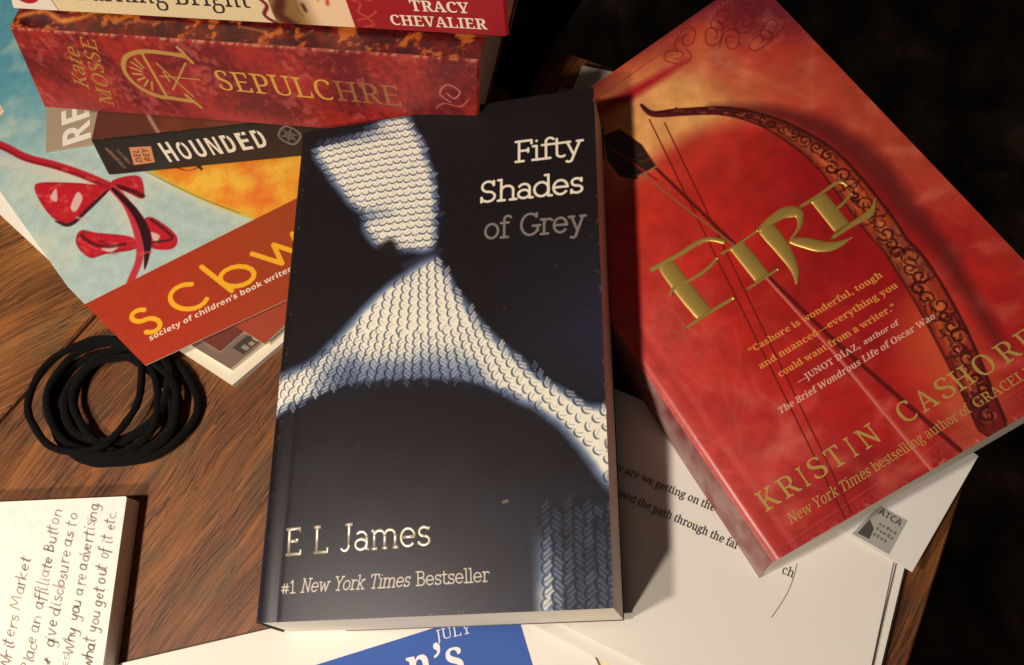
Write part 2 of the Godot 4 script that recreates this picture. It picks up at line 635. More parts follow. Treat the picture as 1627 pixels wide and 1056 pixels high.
func build_table() -> void:
	var fm := mat(rgb(30, 26, 24), 0.95)
	var fc := Canvas.new(0, 0, 128, 128, 3.0, Color.BLACK)
	var fn := noise(0.06, 5, 4)
	fc.each(func(x: float, y: float, _c: Color) -> Color:
		var v := 0.5 + 0.5 * fn.get_noise_2d(x, y * 0.7)
		return Color(0.42, 0.36, 0.29) * (0.3 + 1.1 * v * v))
	fm.albedo_color = Color.WHITE
	fm.albedo_texture = fc.texture()
	fm.uv1_triplanar = true
	fm.uv1_world_triplanar = true
	fm.uv1_scale = Vector3(1.6, 1.6, 1.6)
	var pm := PlaneMesh.new()
	pm.size = Vector2(8, 8)
	var floor_o := part(self, "floor", pm, fm)
	floor_o.position = Vector3(0, -0.72, 0)
	tag(floor_o, "", "", "", "structure")

	var wc := Canvas.new(0, 0, 400, 200, 4.6, Color.BLACK)
	var n1 := noise(1.0, 11, 3)
	var n2 := noise(1.0, 12, 2)
	var n3 := noise(1.0, 13, 2)
	var n4 := noise(1.0, 14, 3)
	wc.each(func(x: float, y: float, _c: Color) -> Color:
		var bend := 3.0 * n3.get_noise_2d(x * 0.012, y * 0.02)
		var t := y + bend
		var broad := n3.get_noise_2d(x * 0.009, t * 0.05)
		var streak := n1.get_noise_2d(x * 0.014, t * 0.6)
		var fine := n2.get_noise_2d(x * 0.06, t * 2.6)
		var pore := n4.get_noise_2d(x * 0.04 + 90.0, t * 1.05)
		var v := clampf(0.50 + 0.40 * streak + 0.30 * fine + 0.36 * broad, 0.0, 1.0)
		var c := Color(0.34, 0.195, 0.09).lerp(Color(0.72, 0.475, 0.235), v)
		var red := clampf(0.5 + n3.get_noise_2d(x * 0.014 + 300.0, t * 0.03) * 1.3, 0.0, 1.0)
		c = c.lerp(Color(c.r * 0.97, c.g * 0.90, c.b * 0.88), red * 0.7)
		var grey := clampf((n3.get_noise_2d(x * 0.02 + 70.0, t * 0.045) - 0.22) * 3.0, 0.0, 0.6)
		c = c.lerp(Color(0.42, 0.33, 0.22) * (0.6 + 0.6 * v), grey * 0.7)
		var dark := clampf((pore - 0.16) * 3.6, 0.0, 1.0) * clampf(0.55 + 1.6 * n3.get_noise_2d(x * 0.016 + 500.0, t * 0.03), 0.0, 1.0)
		return c.lerp(Color(0.19, 0.115, 0.065), dark * 0.85))
	var marks := [[40, 60, 8, 10, 0.6], [180, 44, 20, 5, 0.5], [250, 120, 5, 14, 0.6], [90, 140, 14, 4, 0.5], [310, 70, 6, 9, 0.5], [140, 170, 24, 3, 0.4]]
	for m in marks:
		for i in 26:
			var p := Vector2(m[0] + rng.randfn() * m[2], m[1] + rng.randfn() * m[3] * 0.5)
			wc.stroke(PackedVector2Array([p, p + Vector2(rng.randf_range(3, 16), rng.randf_range(-0.5, 0.5))]), rng.randf_range(0.2, 0.8), Color(0.16, 0.10, 0.06), 0.5, m[4] * rng.randf_range(0.4, 1.0))
	# scratches at odd angles, pale and dark, and little dents
	for i in 70:
		var p := Vector2(rng.randf_range(0, 400), rng.randf_range(0, 200))
		var d := Vector2(rng.randf_range(4, 22), 0).rotated(rng.randf_range(-0.9, 0.9))
		wc.stroke(PackedVector2Array([p, p + d * 0.5 + Vector2(rng.randfn(), rng.randfn()) * 0.3, p + d]), rng.randf_range(0.15, 0.4), Color(0.62, 0.46, 0.30) if i % 2 else Color(0.17, 0.10, 0.05), 0.3, rng.randf_range(0.15, 0.5))
	for i in 160:
		var p := Vector2(rng.randf_range(0, 400), rng.randf_range(0, 200))
		wc.stroke(PackedVector2Array([p, p + Vector2(rng.randf_range(1, 7), rng.randf_range(-0.2, 0.2))]), rng.randf_range(0.25, 0.8), Color(0.15, 0.085, 0.045), 0.35, rng.randf_range(0.3, 0.8))
	var wood := wc.texture()
	var hn := NoiseTexture2D.new()
	hn.width = 512
	hn.height = 512
	hn.seamless = true
	hn.noise = noise(0.02, 21, 4)
	var t := Node3D.new()
	t.name = "wooden_table"
	add_child(t)
	tag(t, "worn brown plank table top under the books and papers", "table")
	# the boards, cut along the joint that runs up beside the hair ties; outlines in mm on the floor plan
	var boards := [
		[[-256.4, -160.6, -180.0, -262.6, -121.2, -340.0, -420, -512, -640, -220, -330.0, -62.6], -28.0, Vector2(0.12, 0.30)],
		[[-119.8, -339.0, -254.8, -159.4, -373.8, 0.0, -460, 116, -260.0, 240.0, -29.0, 240.0, 88.4, -7.0, 120.7, -73.5, 140.0, -113.0, -6.6, -274.5], -56.0, Vector2(0.30, 0.55)],
	]
	for b in boards:
		var p := V(b[0])
		if p.size() == 0:
			continue
		# the outline runs clockwise seen from above
		var area := 0.0
		for i in p.size():
			area += p[i].cross(p[(i + 1) % p.size()])
		if area < 0:
			p.reverse()
		var m := mat(Color.WHITE, 0.55, 0.0, wood)
		m.albedo_color = Color(1, 1, 0.97) if b[1] > -40.0 else Color(0.90, 0.86, 0.82)
		m.heightmap_enabled = true
		m.heightmap_texture = wood
		m.heightmap_scale = 0.03
		m.heightmap_flip_texture = false
		var ms := prism(p, -30.0, 0.0, Vector3.UP, Rect2(0, 0, 1, 1), 0.5)
		# grain along the board: the texture coordinates are turned and put in plank millimetres
		var am := ArrayMesh.new()
		for k in 2:
			var arr := ms.surface_get_arrays(k)
			var uv: PackedVector2Array = arr[Mesh.ARRAY_TEX_UV]
			var vv: PackedVector3Array = arr[Mesh.ARRAY_VERTEX]
			for i in vv.size():
				var q := Vector2(vv[i].x, vv[i].z).rotated(deg_to_rad(-b[1])) * 1000.0
				uv[i] = Vector2(q.x / 400.0, (q.y + vv[i].y * 1000.0) / 200.0) + b[2]
			arr[Mesh.ARRAY_TEX_UV] = uv
			am.add_surface_from_arrays(Mesh.PRIMITIVE_TRIANGLES, arr)
		part(t, "plank", am, m)


# ---------------------------------------------------------------- loose papers

func rect(x0: float, z0: float, x1: float, z1: float) -> PackedVector2Array:
	return PackedVector2Array([Vector2(x0, z0), Vector2(x1, z0), Vector2(x1, z1), Vector2(x0, z1)])


# a thin sheet with a little waviness: corners as for a cover
func sheet(q: Array, y: float, thick: float, wave: float, s0: int, corner_lift := 0.0) -> ArrayMesh:
	var st := begin()
	st.set_smooth_group(0)
	var n := noise(0.012, s0, 2)
	var at := func(s: float, t: float) -> Vector3:
		var p: Vector2 = q[0].lerp(q[1], s).lerp(q[3].lerp(q[2], s), t)
		return Vector3(p.x, y + wave * n.get_noise_2d(p.x, p.y) + corner_lift * pow(s, 4.0) * pow(t, 4.0), p.y)
	for side in 2:
		var d := Vector3(0, -thick * side, 0)
		for j in 12:
			for i in 12:
				var c := [at.call(i / 12.0, j / 12.0) + d, at.call((i + 1) / 12.0, j / 12.0) + d, at.call((i + 1) / 12.0, (j + 1) / 12.0) + d, at.call(i / 12.0, (j + 1) / 12.0) + d]
				if side == 0:
					quad(st, c[0], c[1], c[2], c[3])
				else:
					quad(st, c[3], c[2], c[1], c[0])
	st.generate_normals()
	var m := st.commit()
	var sk := begin()
	for i in 12:
		for e in [[Vector2(i / 12.0, 0), Vector2((i + 1) / 12.0, 0)], [Vector2(1, i / 12.0), Vector2(1, (i + 1) / 12.0)], [Vector2(1 - i / 12.0, 1), Vector2(1 - (i + 1) / 12.0, 1)], [Vector2(0, 1 - i / 12.0), Vector2(0, 1 - (i + 1) / 12.0)]]:
			var a: Vector3 = at.call(e[0].x, e[0].y)
			var b: Vector3 = at.call(e[1].x, e[1].y)
			quad(sk, b, a, a - Vector3(0, thick, 0), b - Vector3(0, thick, 0))
	sk.generate_normals()
	sk.commit(m)
	return m


func corners(l: Array) -> Array:
	return [Vector2(l[0], l[1]), Vector2(l[2], l[3]), Vector2(l[4], l[5]), Vector2(l[6], l[7])]


func build_papers() -> void:
	var paper := mat(rgb(232, 228, 222), 0.92)
	# manuscript: frame along its lines of type
	var f := frame(Vector3(-0.0112, 0.0, -0.0743), Vector3(0.8997, 0, 0.4365), Vector3.UP)
	var spec := [[0.3, 1.1, 6.5, 3.0], [1.6, 1.2, 4.2, 1.0], [3.0, 1.2, 5.3, 4.0], [4.4, 1.2, 1.8, -1.0]]
	for i in spec.size():
		var e: Array = spec[i]
		var o := thing("paper_sheaf", f, ["lowest white sheaf of the fan under the typed page", "white sheaf poking out least, just above the lowest one", "white sheaf third from the bottom under the typed page", "white sheaf directly beneath the typed page"][i], "paper", "sheaves under the typed page")
		var x: float = e[2]
		part(o, "pages", faced(sheet(corners([-60, -30, 101 + x, -30, 108 + x, 63 + e[3], -30, 62 + e[3]]), e[0] + e[1], e[1], 0.25, 30 + i), paper, page_mat))
	var top := thing("typed_page", f, "white page with lines of black serif type between the black and red paperbacks", "paper")
	part(top, "sheet", sheet(corners([-60, -30, 101.4, -30, 110.2, 61, 11.0, 61.0]), 6.6, 0.25, 0.35, 40), paper)
	var ink := mat(rgb(38, 36, 36), 0.8)
	part(top, "lettering", type_line("w are we getting on the", serif, Vector2(-0.5, 0.2), Vector2(39.6, 0.2), 2.9, 6.86, 0.05), ink)
	part(top, "lettering", type_line("ained the path through the fai", serif, Vector2(2.5, 9.3), Vector2(52.0, 9.8), 2.9, 6.86, 0.05), ink)
	part(top, "lettering", type_line("ch", serif, Vector2(69.6, 11.0), Vector2(73.6, 11.0), 3.1, 6.86, 0.05), ink)
	part(top, "pencil_line", ridges([smooth(V([73.4, 5.6, 73.9, 11.0, 73.6, 17.6, 71.6, 27.0]))], [0.28], 6.80, 0.08), mat(rgb(120, 112, 104), 0.8))

	# card with a grey stamp-like label
	var cf := frame(Vector3(0.0912, 0.0074, -0.0335), Vector3(0.5866, 0.0, -0.8096), Vector3.UP)
	var card := thing("postcard", cf, "white card with a small grey printed label, sticking out below the red paperback", "card")
	part(card, "card_sheet", prism(PackedVector2Array([Vector2(-3, -100), Vector2(60, -100), Vector2(50.5, 0.3), Vector2(0, 0)]), 0.0, 0.5, Vector3.UP, Rect2(), 0.1), mat(rgb(226, 224, 222), 0.8))
	var label_m := mat(rgb(164, 162, 158), 0.8)
	var lab := part(card, "printed_label", prism(PackedVector2Array([Vector2(0.4, -23.0), Vector2(15.0, -20.0), Vector2(15.4, -9.4), Vector2(1.0, -9.2)]), 0.5, 0.56), label_m)
	var dark := mat(rgb(70, 68, 66), 0.8)
	part(lab, "lettering", type_line("ATCA", sans_bold, Vector2(12.0, -19.0), Vector2(12.0, -10.6), 2.4, 0.56, 0.03), dark)
	for k in 14:
		var c := Vector2(8.4 - floorf(k / 5.0) * 2.2, -17.0 + (k % 5) * 1.4)
		part(lab, "printed_mark", prism(rect(c.x, c.y, c.x + 0.9 + 0.2 * (k % 3), c.y + 1.0 - 0.2 * (k % 2)), 0.56, 0.59), mat(rgb(112, 109, 104), 0.8))
	part(lab, "emblem", prism(V([1.6, -21.6, 8.6, -20.4, 6.2, -17.6, 2.0, -17.2]), 0.56, 0.6), dark)

	# leaflet with the blue panel
	var lf := frame(Vector3(-0.1551, 0.0, -0.0156), Vector3(0.9796, 0, -0.2007), Vector3.UP)
	var under := thing("cream_leaflet", lf, "cream page peeking out between the blue-panelled newsletter and the typed page", "paper")
	part(under, "sheet", sheet(corners([60, 1.0, 138, 1.5, 152, 70, 60, 70]), 1.0, 0.5, 0.2, 44), mat(rgb(236, 226, 188), 0.9))
	var leaf := thing("newsletter", lf, "white newsletter with a bright blue panel, sticking out below the black paperback", "newsletter")
	part(leaf, "sheet", sheet(corners([-75, 0, 120.4, 0, 133.4, 62, -75, 62]), 2.0, 0.8, 0.15, 45), mat(rgb(240, 236, 230), 0.9))
	part(leaf, "blue_panel", sheet(corners([8, 18.2, 102.4, 11.2, 107.6, 61, 8, 61]), 2.16, 0.1, 0.15, 45), mat(rgb(52, 92, 176), 0.75))
	part(leaf, "lettering", type_line("JULY", serif, Vector2(70.5, 18.4), Vector2(84.5, 18.4), 3.8, 2.25, 0.06), mat(rgb(226, 230, 240), 0.8))
	part(leaf, "lettering", type_line("n’s", serif_bold, Vector2(57.6, 31.6), Vector2(79.4, 31.6), 12.6, 2.25, 0.06), mat(rgb(238, 238, 242), 0.8))

	# black cloth added to deepen the dark gap behind the stack
	var cl := thing("added_dark_cloth", frame(Vector3(-0.075, 0.001, -0.345), Vector3(0.90, 0, 0.43), Vector3.UP), "added rumpled black cloth that deepens the shade between the stack of books and the red paperback", "cloth")
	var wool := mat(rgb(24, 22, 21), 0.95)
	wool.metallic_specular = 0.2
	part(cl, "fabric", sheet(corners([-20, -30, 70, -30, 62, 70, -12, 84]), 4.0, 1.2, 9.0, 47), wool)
	# scraps at the far side
	for e in [[Vector3(-0.030, 0, -0.264), 28.0, rgb(150, 146, 140)], [Vector3(-0.0185, 0.002, -0.2735), 30.0, rgb(205, 200, 190)]]:
		var sc := thing("paper_scrap", frame(e[0], Vector3(0.93, 0, 0.36), Vector3.UP), "grey slip of paper" if e[1] < 29 else "pale slip of paper", "paper")
		sc.set_meta("label", "grey slip of paper in the shade behind the top right corner of the black paperback" if e[1] < 29 else "pale slip of paper touching the left corner of the red book, on the grey slip")
		part(sc, "sheet", prism(rect(0, 0, e[1], 18), 0.0, 1.6), mat(e[2], 0.9))


# ---------------------------------------------------------------- booklet and the magazines under it

func build_booklet() -> void:
	var bf := frame(Vector3(-0.2183, 0.0, -0.1288), Vector3(0.918, 0, -0.3965), Vector3.UP)
	# magazines under the booklet, lowest first: the near corner as (x, z) in mm on the table and the directions of its two edges
	var mags := [
		[Vector2(-179.1, -118.9), 0.1, 3.2, rgb(236, 226, 206), "lowest magazine in the pile under the booklet, cream with its corner nearest the black paperback"],
		[Vector2(-179.6, -125.7), 3.3, 2.6, rgb(124, 102, 90), "greyish brown magazine with a pale spine, second from the bottom under the booklet"],
		[Vector2(-164.0, -136.1), 6.0, 1.7, rgb(164, 66, 42), "small reddish brown leaflet wedged beside the black paperback under the booklet"],
		[Vector2(-184.6, -133.7), 6.0, 1.6, rgb(112, 50, 42), "dark maroon leaflet directly under the booklet's near edge"],
	]
	var dirs := [[Vector2(-0.84, -0.543), Vector2(0.751, -0.66)], [Vector2(-0.853, -0.522), Vector2(0.765, -0.644)], [Vector2(-0.845, -0.535), Vector2(0.718, -0.696)], [Vector2(-0.854, -0.521), Vector2(0.743, -0.669)]]
	for i in mags.size():
		var e: Array = mags[i]
		var a: Vector2 = dirs[i][0]
		var b: Vector2 = dirs[i][1]
		var o := thing("magazine" if i < 2 else "leaflet", Transform3D(Basis(), Vector3(e[0].x, e[1], e[0].y) * 0.001), e[4], "magazine" if i < 2 else "leaflet")
		var long_side := 110.0 if i < 2 else (24.0 if i == 2 else 60.0)
		var p := PackedVector2Array([Vector2.ZERO, a * 1.0 - b * 0.0, a * long_side, a * long_side + b * 62.0, b * 62.0])
		part(o, "page_block", prism(p, 0.0, e[2] - 0.35), page_mat)
		part(o, "cover", faced(prism(p, e[2] - 0.35, e[2], Vector3.UP, Rect2(), 0.0), mat(e[3], 0.5), white_edge))
		if i == 1:
			part(o, "printed_picture", prism(PackedVector2Array([a * 1.5 + b * 9, a * 8.5 + b * 9, a * 8.5 + b * 40, a * 1.5 + b * 40]), e[2], e[2] + 0.03), mat(rgb(66, 54, 50), 0.5))
			for k in 5:
				var u := 11.0 + k * 3.1
				part(o, "printed_mark", prism(PackedVector2Array([a * 2.2 + b * u, a * (5.6 - k % 2) + b * u, a * (5.6 - k % 2) + b * (u + 2.2), a * 2.2 + b * (u + 2.2)]), e[2] + 0.03, e[2] + 0.05), mat(rgb(150, 134, 120), 0.6))

	# the white pages that show along the booklet's left edge
	var left := thing("magazine", bf, "white magazine showing as a pale strip along the booklet's left edge", "magazine")
	part(left, "page_block", faced(prism(PackedVector2Array([Vector2(-128, -265), Vector2(20, -265), Vector2(20, -60), Vector2(-24, -57)]), 0.3, 6.5), sheet_mat, page_mat))

	var box := Rect2(-130, -270, 240, 271)
	var cv := Canvas.new(-130, -270, 110, 1, 4.0, rgb(150, 190, 196))
	var n := noise(0.02, 61, 4)
	var n2 := noise(0.12, 62, 3)
	cv.each(func(x: float, y: float, _c: Color) -> Color:
		var deep := clampf((-y - 130.0) / 70.0, 0.0, 1.0)
		var c := Color(0.70, 0.80, 0.79).lerp(Color(0.36, 0.62, 0.70), deep)
		var v := n.get_noise_2d(x, y)
		c = c.lerp(Color(0.80, 0.84, 0.78), clampf(v * 1.5, 0.0, 0.7))
		c = c * (1.0 + 0.06 * n2.get_noise_2d(x, y))
		return Color(c.r, c.g, c.b))
	# light halo beside the ribbon and under the face
	cv.stroke(smooth(V([-60, -158, -34, -138, -8, -112, 4, -100, 10, -86, 12, -70])), 9.0, rgb(214, 212, 200), 4.0, 0.8)
	cv.stroke(smooth(V([22, -108, 34, -90, 52, -68, 74, -47])), 7.0, rgb(224, 222, 200), 3.0, 0.9)
	var wash := func(x: float, y: float, d: float) -> Color:
		var v := n.get_noise_2d(x * 2.0, y * 2.0) + 0.5 * n2.get_noise_2d(x, y)
		var c := Color(0.97, 0.75, 0.26).lerp(Color(0.94, 0.56, 0.16), clampf(0.5 + v, 0.0, 1.0))
		return c.lerp(Color(0.80, 0.80, 0.36), clampf(1.0 - d / 3.0, 0.0, 1.0) * 0.8)
	cv.poly(smooth(V([18, -116, 26, -100, 40, -79, 58, -57, 76, -41, 112, -30, 130, -160, 30, -170]), true), Color.WHITE, 0.6, 1.0, wash)
	for s in [[[66, -92, 71, -80, 76, -66, 70, -58, 78, -53], 5.0], [[54, -104, 66, -96, 84, -92, 100, -84], 3.0], [[60, -70, 66, -62, 80, -60], 2.5]]:
		cv.stroke(smooth(V(s[0])), s[1], rgb(232, 86, 40), 3.0, 0.5)
	cv.stroke(smooth(V([24, -102, 34, -88, 48, -70, 62, -54])), 0.35, rgb(90, 90, 40), 0.3, 0.8)
	cv.stroke(smooth(V([38, -98, 44, -91, 51, -90])), [0.5, 1.2, 1.0, 0.9, 0.8, 0.6, 0.5, 0.5, 0.6, 0.7, 0.8, 0.8, 0.8], rgb(150, 60, 30), 0.3, 0.9)
	cv.stroke(V([48, -95, 51, -88]), 1.2, rgb(60, 30, 16), 0.3, 0.9)
	cv.stroke(smooth(V([68, -96, 74, -90, 82, -90])), 1.0, rgb(50, 30, 20), 0.3, 0.9)
	# ribbon, bow loops and tails
	var red := func(x: float, y: float, d: float) -> Color:
		var v := n.get_noise_2d(x * 5.0, y * 5.0)
		return Color(0.76, 0.12, 0.18).lerp(Color(0.42, 0.05, 0.11), clampf(0.35 - d * 0.22 + v * 0.9, 0.0, 1.0)).lerp(Color(0.93, 0.42, 0.34), clampf(v * 1.6 - 0.25, 0.0, 0.8))
	cv.stroke(smooth(V([-75, -188, -47.7, -161.3, -34, -143.9, -20.1, -130.7, -6.8, -116.6, 5, -102.3])), 4.0, rgb(186, 34, 52), 0.5)
	cv.stroke(smooth(V([-75, -186, -47.7, -159.6, -34, -142.0, -20.1, -129, -6.8, -115.2, 4, -101.3])), 1.2, rgb(120, 20, 36), 0.6, 0.8)
	for l in [[-31.9, -124.2, -17.3, -117.3, -3.2, -108.2, 4.9, -101.7, -7.6, -96.7, -18.9, -91.8, -26, -98.1, -31, -110.9], [6.6, -105.2, 14.7, -103.8, 20.9, -99.1, 19.2, -86.8, 12.6, -94.2, 6.8, -101.2], [-18.4, -78.2, -15.1, -84.8, -7, -79.2, 8.7, -68.1, 9.1, -60.8, -5.7, -65.5, -13.4, -67.3], [16.1, -73.3, 21.2, -73.5, 29.6, -58.1, 26.1, -51.8, 15.8, -58.6]]:
		cv.poly(smooth(V(l), true, 4), Color.WHITE, 0.4, 1.0, red)
	for l in [[-26, -112, -22, -116, -23, -108], [-17, -101, -12, -108, -10, -103, -15, -97], [18, -66, 22, -62, 19, -59], [-7, -70, 2, -67, -3, -65]]:
		cv.poly(smooth(V(l), true, 4), rgb(226, 214, 206), 0.5, 0.85)
	cv.stroke(smooth(V([4, -101, -8, -95.5, -19, -91, -26, -97])), [1.0, 1.3, 1.8, 2.0, 2.2, 2.4, 2.4, 2.4, 2.4, 2.4, 2.4, 2.3, 2.2, 2.0, 1.8, 1.4, 1.2, 0.9, 0.6], rgb(50, 14, 26), 0.4, 0.9)
	cv.stroke(smooth(V([8, -101, 14, -95, 19.5, -88])), 2.0, rgb(56, 16, 26), 0.5, 0.85)
	cv.stroke(smooth(V([-15, -82, -11, -75, -4, -69, 5, -66])), 1.6, rgb(70, 20, 24), 0.5, 0.8)
	cv.stroke(smooth(V([20, -73, 26, -62, 27, -57, 18, -60])), 1.2, rgb(64, 26, 24), 0.4, 0.9)
	cv.stroke(smooth(V([6, -101, 10.5, -88, 12, -72, 10.9, -58.9, 8.3, -52.1, 2.8, -44.9])), 3.8, rgb(196, 52, 66), 0.5)
	cv.stroke(smooth(V([5.7, -100.6, 12.5, -84.4, 15.5, -70.6, 14.9, -59.1, 10.8, -47.7])), [1.5, 1.8, 2.2, 2.5, 2.8, 3.0, 3.2, 3.4, 3.5, 3.8, 4, 4.2, 4.4, 4.6, 4.7, 4.8, 4.6, 4.3, 4, 3.5, 3, 2.4, 1.8, 1.2, 0.5], rgb(52, 14, 24), 0.4)
	for i in 120:
		var p := Vector2(rng.randf_range(-36, 32), rng.randf_range(-128, -46))
		var at: Color = cv.a[clampi(int((p.y + 270.0) * 4.0), 0, cv.h - 1) * cv.w + clampi(int((p.x + 130.0) * 4.0), 0, cv.w - 1)]
		if at.r > 0.5 and at.g < 0.3:
			var d := Vector2(rng.randf_range(2, 7), 0).rotated(rng.randf_range(0.2, 1.1))
			cv.stroke(PackedVector2Array([p, p + d]), rng.randf_range(0.3, 1.4), [rgb(120, 14, 34), rgb(224, 96, 80), rgb(236, 190, 176), rgb(150, 24, 40)][i % 4], 0.6, rng.randf_range(0.3, 0.75))
	cv.grain(n2, 0.08, 2.0)
	# little printed shape near the spine of the maroon book
	cv.poly(V([-52, -192, -44, -194, -40, -180, -48, -176]), rgb(236, 220, 180), 0.5)
	cv.poly(V([-49, -188, -44, -189, -42, -182, -47, -180]), rgb(214, 64, 40), 0.6)
	# the band
	var band := func(x: float, y: float, _d: float) -> Color:
		var v := 1.0 + 0.05 * n2.get_noise_2d(x, y)
		return Color(0.70 * v, 0.215 * v, 0.115 * v).lerp(Color(0.64, 0.27, 0.12), clampf((x - 20.0) / 60.0, 0.0, 1.0))
	cv.poly(PackedVector2Array([Vector2(-26, -43.6), Vector2(112, -49.0), Vector2(112, 3), Vector2(-26, 3)]), Color.WHITE, 0.2, 1.0, band)
	var letters := [["s", Vector2(3.6, -13.2), Vector2(13.0, -13.6), 18.6], ["c", Vector2(21.4, -15.6), Vector2(38.8, -15.8), 17.6], ["b", Vector2(44.4, -16.2), Vector2(62.6, -16.6), 14.6], ["w", Vector2(66.5, -18.0), Vector2(88.0, -18.8), 15.0]]
	for e in letters:
		for s in lines(ROUND, e[0], e[1], e[2], e[3], -0.36):
			cv.stroke(s, 2.4, rgb(246, 182, 40), 0.2)
	var bm := mat(Color.WHITE, 0.42, 0.0, cv.texture())
	var bk := thing("booklet", bf, "thin booklet with a painted red bow on pale blue and yellow letters", "booklet")
	var q := PackedVector2Array([Vector2(-91, -265), Vector2(100, -265), Vector2(100, 0.4), Vector2(-0.4, 0.6), Vector2(-2.5, -4), Vector2(-27, -57), Vector2(-51.8, -133.5)])
	var inner := PackedVector2Array()
	for e in q:
		inner.append(e.move_toward(Vector2(30, -120), 1.2))
	part(bk, "page_block", prism(inner, 7.6, 9.55), page_mat)
	part(bk, "front_cover", faced(prism(q, 9.6, 10.0, Vector3.UP, box, 0.0), bm, white_edge))
	part(bk, "lettering", type_line("society of children’s book writers", sans_bold, Vector2(4.6, -10.2), Vector2(78.0, -12.4), 2.75, 10.0, 0.05), mat(rgb(238, 214, 196), 0.6))


# ---------------------------------------------------------------- the stack at the upper left

# a paperback lying flat, seen spine first. Frame: x along the spine, y out of it, z down it.
func stacked(o: Node3D, out: Vector3, quad_mm: Array, deep: float, spine_m: Material, top_m: Material, uv: Rect2, top_uv := Rect2()) -> Array:
	var q := PackedVector2Array(quad_mm)
	var body := PackedVector2Array([q[0] + Vector2(1.0, 0.8), q[1] + Vector2(-1.0, 0.8), q[2] + Vector2(-1.0, -0.8), q[3] + Vector2(1.0, -0.8)])
	part(o, "page_block", prism(body, -deep + 1.0, -1.0, out), page_mat)
	var sp := part(o, "spine", prism(q, -1.0, 0.0, out, uv, 0.8), spine_m)
	# the covers lie along the two long edges of the spine
	var top := begin()
	var d := out * -deep
	var a := Vector3(q[0].x, 0, q[0].y)
	var b := Vector3(q[1].x, 0, q[1].y)
	var back := out * -1.02
	var th := Vector3(0, 0, 0.55)
	for face in 2:
		var lo := th * face
		var c := [a + d + lo, b + d + lo, b + back + lo, a + back + lo]
		if face == 0:
			quad(top, c[0], c[1], c[2], c[3])
		else:
			quad(top, c[3], c[2], c[1], c[0])
	quad(top, a + d, a + back, a + back + th, a + d + th)
	quad(top, b + back, b + d, b + d + th, b + back + th)
	quad(top, b + d, a + d, a + d + th, b + d + th)
	var tp := part(o, "front_cover", finish(top), top_m)
	var bot := begin()
	a = Vector3(q[3].x, 0, q[3].y - 0.5)
	b = Vector3(q[2].x, 0, q[2].y - 0.5)
	quad(bot, a + d, b + d, b + back, a + back)
	quad(bot, b + d, a + d, a + d + th * 0.9, b + d + th * 0.9)
	quad(bot, a + d + th * 0.9, a + back + th * 0.9, b + back + th * 0.9, b + d + th * 0.9)
	quad(bot, a + d, a + back, a + back + th * 0.9, a + d + th * 0.9)
	quad(bot, b + back, b + d, b + d + th * 0.9, b + back + th * 0.9)
	part(o, "back_cover", finish(bot), spine_m)
	return [sp, tp]


func level_out(f: Transform3D) -> Vector3:
	var n := f.basis.y
	n.y = 0.0
	return f.basis.inverse() * n.normalized()


